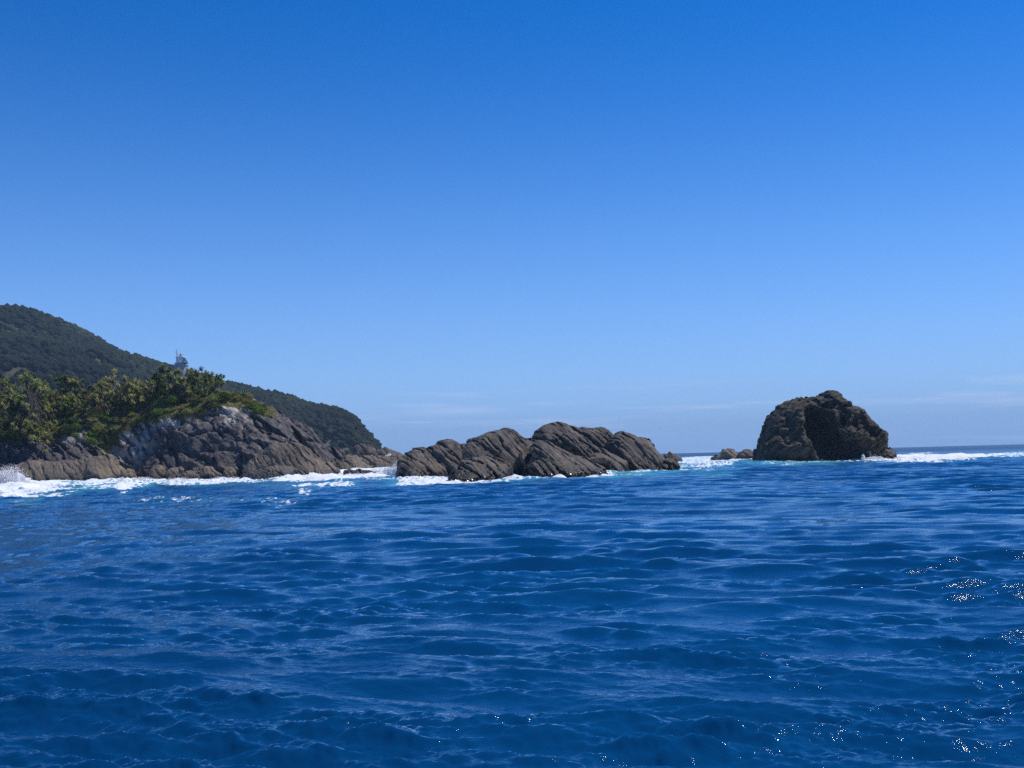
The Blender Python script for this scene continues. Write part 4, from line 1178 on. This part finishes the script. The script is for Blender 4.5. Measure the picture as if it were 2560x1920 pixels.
    st = np.concatenate([np.stack([a, a + 1, p_], 1), np.stack([a + 1, p_ + 1, p_], 1), np.stack([a + 1, a + 2, p_ + 1], 1)])
    faces = np.concatenate([ring(nn, nf, 0), ring(len(r) - nn, nc, off), st])
    return mesh_np('sea', co, faces, True, {'foam': ('f', foam), 'aer': ('f', aer), 'chop': ('f', chop)})

def sea_mat():
    t = NT('sea_water'); P = t.pos()
    big = t.noise(t.mapping(P, (0.035, 0.05, 0.05)), 1.0, 3)
    c = t.mix(t.rng(big, 0.35, 0.65), (0.0010, 0.038, 0.118, 1), (0.0013, 0.054, 0.162, 1))
    aer = t.attr('aer'); foam = t.attr('foam')
    pn = t.noise(t.mapping(P, (1.0, 0.6, 1.0)), 0.35, 5, 0.65, 0.6)
    c = t.mix(t.math('MULTIPLY', aer, t.rng(pn, 0.25, 0.75, 0.3, 1.0)), c, lin('#63c0cf'))
    r1 = t.noise(t.mapping(P, (1.0, 2.0, 1.0), (0, 0, 0.15)), 2.6, 3, 0.6, 0.3)
    r2 = t.noise(t.mapping(P, (1.0, 1.8, 1.0), (0, 0, -0.3)), 9.0, 3, 0.6, 0.2)
    b = t.bump(r1, 0.3, 0.09); b = t.bump(r2, 0.38, 0.03, b)
    half = t.node("ShaderNodeVectorMath", {0: b, 1: (0.0, 0.0, 1.0)}, operation='ADD').outputs[0]
    up = t.node("ShaderNodeVectorMath", {0: half}, operation='NORMALIZE').outputs[0]
    # light scattered back out of the depth only half follows the ripples; the mirror on top does
    deep = t.node("ShaderNodeBsdfDiffuse", {'Color': c, 'Normal': up}).outputs[0]
    gl = t.node("ShaderNodeBsdfGlossy", {'Color': (0.86, 0.96, 1.0, 1), 'Roughness': t.attr('chop'), 'Normal': b}).outputs[0]
    fr = t.math('MINIMUM', t.node("ShaderNodeFresnel", {'IOR': 1.333, 'Normal': b}).outputs[0], t.rng(t.attr('chop'), 0.03, 0.25, 0.95, 0.2, 'LINEAR'))
    water = t.node("ShaderNodeMixShader", {0: fr, 1: deep, 2: gl}).outputs[0]
    # foam: lacy where thin, solid where the attribute is high
    f1 = t.noise(t.mapping(P, (1.0, 0.7, 1.0)), 0.9, 6, 0.72, 0.8)
    vo = t.node("ShaderNodeTexVoronoi", {'Vector': t.mapping(P, (1.0, 0.6, 1.0)), 'Scale': 0.8}, feature='DISTANCE_TO_EDGE').outputs['Distance']
    lace = t.math('ADD', f1, t.math('MULTIPLY', t.rng(vo, 0.0, 0.28), -0.22))
    th = t.rng(foam, 0.0, 1.0, 0.80, 0.18, 'LINEAR')
    fac = t.rng(t.math('SUBTRACT', lace, th), -0.07, 0.09)
    fac = t.math('MULTIPLY', fac, t.rng(foam, 0.02, 0.12))
    fd = t.bsdf(Base_Color=(0.82, 0.85, 0.86, 1), Roughness=0.9, Specular_IOR_Level=0.1, Normal=t.bump(f1, 0.7, 0.5))
    return t.done(t.node("ShaderNodeMixShader", {0: fac, 1: water, 2: fd}).outputs[0])
sea = link('sea', build_sea(), sea_mat())
tag(sea, kind='structure')

# ------------------------------------------------------------------ spray thrown up by the surf
def spray_mat():
    t = NT('white_spray')
    d = t.node("ShaderNodeBsdfDiffuse", {'Color': (0.98, 0.98, 0.98, 1)}).outputs[0]
    tr = t.node("ShaderNodeBsdfTranslucent", {'Color': (0.98, 0.98, 0.98, 1)}).outputs[0]
    return t.done(t.node("ShaderNodeMixShader", {0: 0.5, 1: d, 2: tr}).outputs[0])
M_SPRAY = spray_mat()
TETRA = np.array([(1, 1, 1), (1, -1, -1), (-1, 1, -1), (-1, -1, 1)]) * 0.6
TF = np.array([(0, 1, 2), (0, 3, 1), (0, 2, 3), (1, 3, 2)])
def spray(name, label, u, v, Y, w, h, d, n, size=0.16, lean=0.0):
    """w, h, d in metres; drops thin out upwards and outwards"""
    rg = np.random.default_rng(int(u * 7 + v))
    base = at(u, v, Y)
    jets = np.clip(rg.normal(0, 0.48, (16, 1)), -1, 1); jh = rg.uniform(0.2, 1.0, 16) ** 1.4
    j = rg.integers(0, 16, n)
    x = jets[j, 0] * 0.8 + rg.normal(0, 0.09, n) * (1 + 1.2 * rg.uniform(0, 1, n))
    z = jh[j] * rg.uniform(0, 1, n) ** 1.5 * np.clip(1.05 - np.abs(x) ** 1.3, 0.08, 1)
    x = x * (1 + 0.35 * z)
    P = np.stack([x * w / 2 + lean * z * h, rg.normal(0, 0.4, n) * d / 2, z * h], 1)
    s = size * rg.uniform(0.4, 1.2, n) * (1 - 0.55 * z)
    q = rg.normal(size=(n, 4)); q /= np.linalg.norm(q, axis=1)[:, None]
    a, b, c, e = q.T
    Rm = np.stack([1-2*(c*c+e*e), 2*(b*c-a*e), 2*(b*e+a*c), 2*(b*c+a*e), 1-2*(b*b+e*e), 2*(c*e-a*b), 2*(b*e-a*c), 2*(c*e+a*b), 1-2*(b*b+c*c)], 1).reshape(n, 3, 3)
    V = np.einsum('nij,kj->nki', Rm, TETRA) * s[:, None, None] + P[:, None]
    F = (TF[None] + (np.arange(n) * 4)[:, None, None]).reshape(-1, 3)
    nb = 12
    BV, BF = ico(2)
    for b_ in range(nb):                              # churned white body the drops leave
        cx = -0.8 + 1.6 * (b_ + 0.5) / nb; hb = h * rg.uniform(0.14, 0.42) * (1.05 - cx * cx)
        bv = BV * (1 + 0.45 * vnoise(BV * 2.2 + 7 * b_ + u, 3) + 0.22 * vnoise(BV * 5.5 + u, 4))[:, None] * np.array([w / nb * 1.5, d * 0.3, hb]) + [cx * w / 2 * 1.1, rg.normal(0, 0.1) * d, 0]
        F = np.concatenate([F, BF + V.reshape(-1, 3).shape[0]]); V = np.concatenate([V.reshape(-1, 3), bv])
    o = link(name, mesh_np(name, V.reshape(-1, 3), F, False), M_SPRAY)
    o.location = (base[0], Y, max(base[2], 0.1))
    tag(o, label, 'spray', kind='stuff')
spray('sea_spray', 'burst of white spray against the long tan boulder at the left edge', 22, 1208, 262, 13, 5.6, 4, 13000, 0.13)
spray('sea_spray', 'white curl of the breaking wave below the long tan boulder', 305, 1226, 226, 3.6, 1.9, 1.6, 4500, 0.13)
spray('sea_spray', 'low white splash at the cliff recess', 350, 1203, 282, 9, 1.5, 3, 2000, 0.15)
spray('sea_spray', 'white splash in the channel beside the islet', 985, 1186, 258, 8, 3.8, 3, 4000, 0.13)
spray('sea_spray', 'small white splash between the far gap rocks', 928, 1147, 372, 4, 1.4, 2, 1200, 0.16)
spray('sea_spray', 'pointed white splash behind the brown gap ledge', 975, 1145, 372, 5, 2.0, 2, 2000, 0.16)
spray('sea_spray', 'small white splash on the foot of the sea stack', 2158, 1145, 318, 1.2, 1.5, 1, 500, 0.13)
spray('sea_spray', 'white water thrown up between stack and pointed rock', 2190, 1150, 322, 7, 1.5, 2, 2200, 0.15)
spray('sea_spray', 'white water breaking beyond the pointed rock', 2248, 1149, 322, 5, 1.0, 2, 1500, 0.15)
spray('sea_spray', 'white water at the headland foot beside the wet shelf', 800, 1190, 272, 12, 1.1, 4, 2400, 0.16)
spray('sea_spray', 'white water on the right tip of the islet', 1590, 1183, 232, 14, 0.8, 3, 3500, 0.1)
for u, v, Y, w, hh, n in ((690, 1203, 262, 9, 1.5, 5000), (745, 1197, 266, 8, 2.4, 6000), (890, 1193, 258, 7, 1.6, 4500), (945, 1190, 262, 8, 3.2, 7500), (1040, 1195, 226, 7, 1.2, 3500), (560, 1207, 262, 12, 1.2, 4500), (450, 1208, 272, 12, 1.1, 4500)):
    spray('sea_spray', 'white water thrown up along the foot of the headland and islet', u, v, Y, w, hh, 3.5, n // 3, 0.13)
# ------------------------------------------------------------------ sea air: one even box of thin haze round everything
def haze():
    V, F = box(0, 0, 0, 1, 1, 1)
    o = link('haze', mesh_np('haze', V, F, False), None)
    o.scale = (20400, 20400, 275); o.location = (0, 0, 260 - 137.5)
    m = bpy.data.materials.new('haze_air'); m.use_nodes = True
    n, l = m.node_tree.nodes, m.node_tree.links; n.clear()
    out = n.new("ShaderNodeOutputMaterial"); v = n.new("ShaderNodeVolumePrincipled")
    v.inputs['Color'].default_value = (0.50, 0.74, 1.0, 1)
    v.inputs['Density'].default_value = 0.0001
    v.inputs['Anisotropy'].default_value = 0.0
    l.new(v.outputs[0], out.inputs['Volume'])
    o.data.materials.append(m)
    tag(o, 'thin blue sea haze over the water and the far hill', 'haze', kind='stuff')
haze()
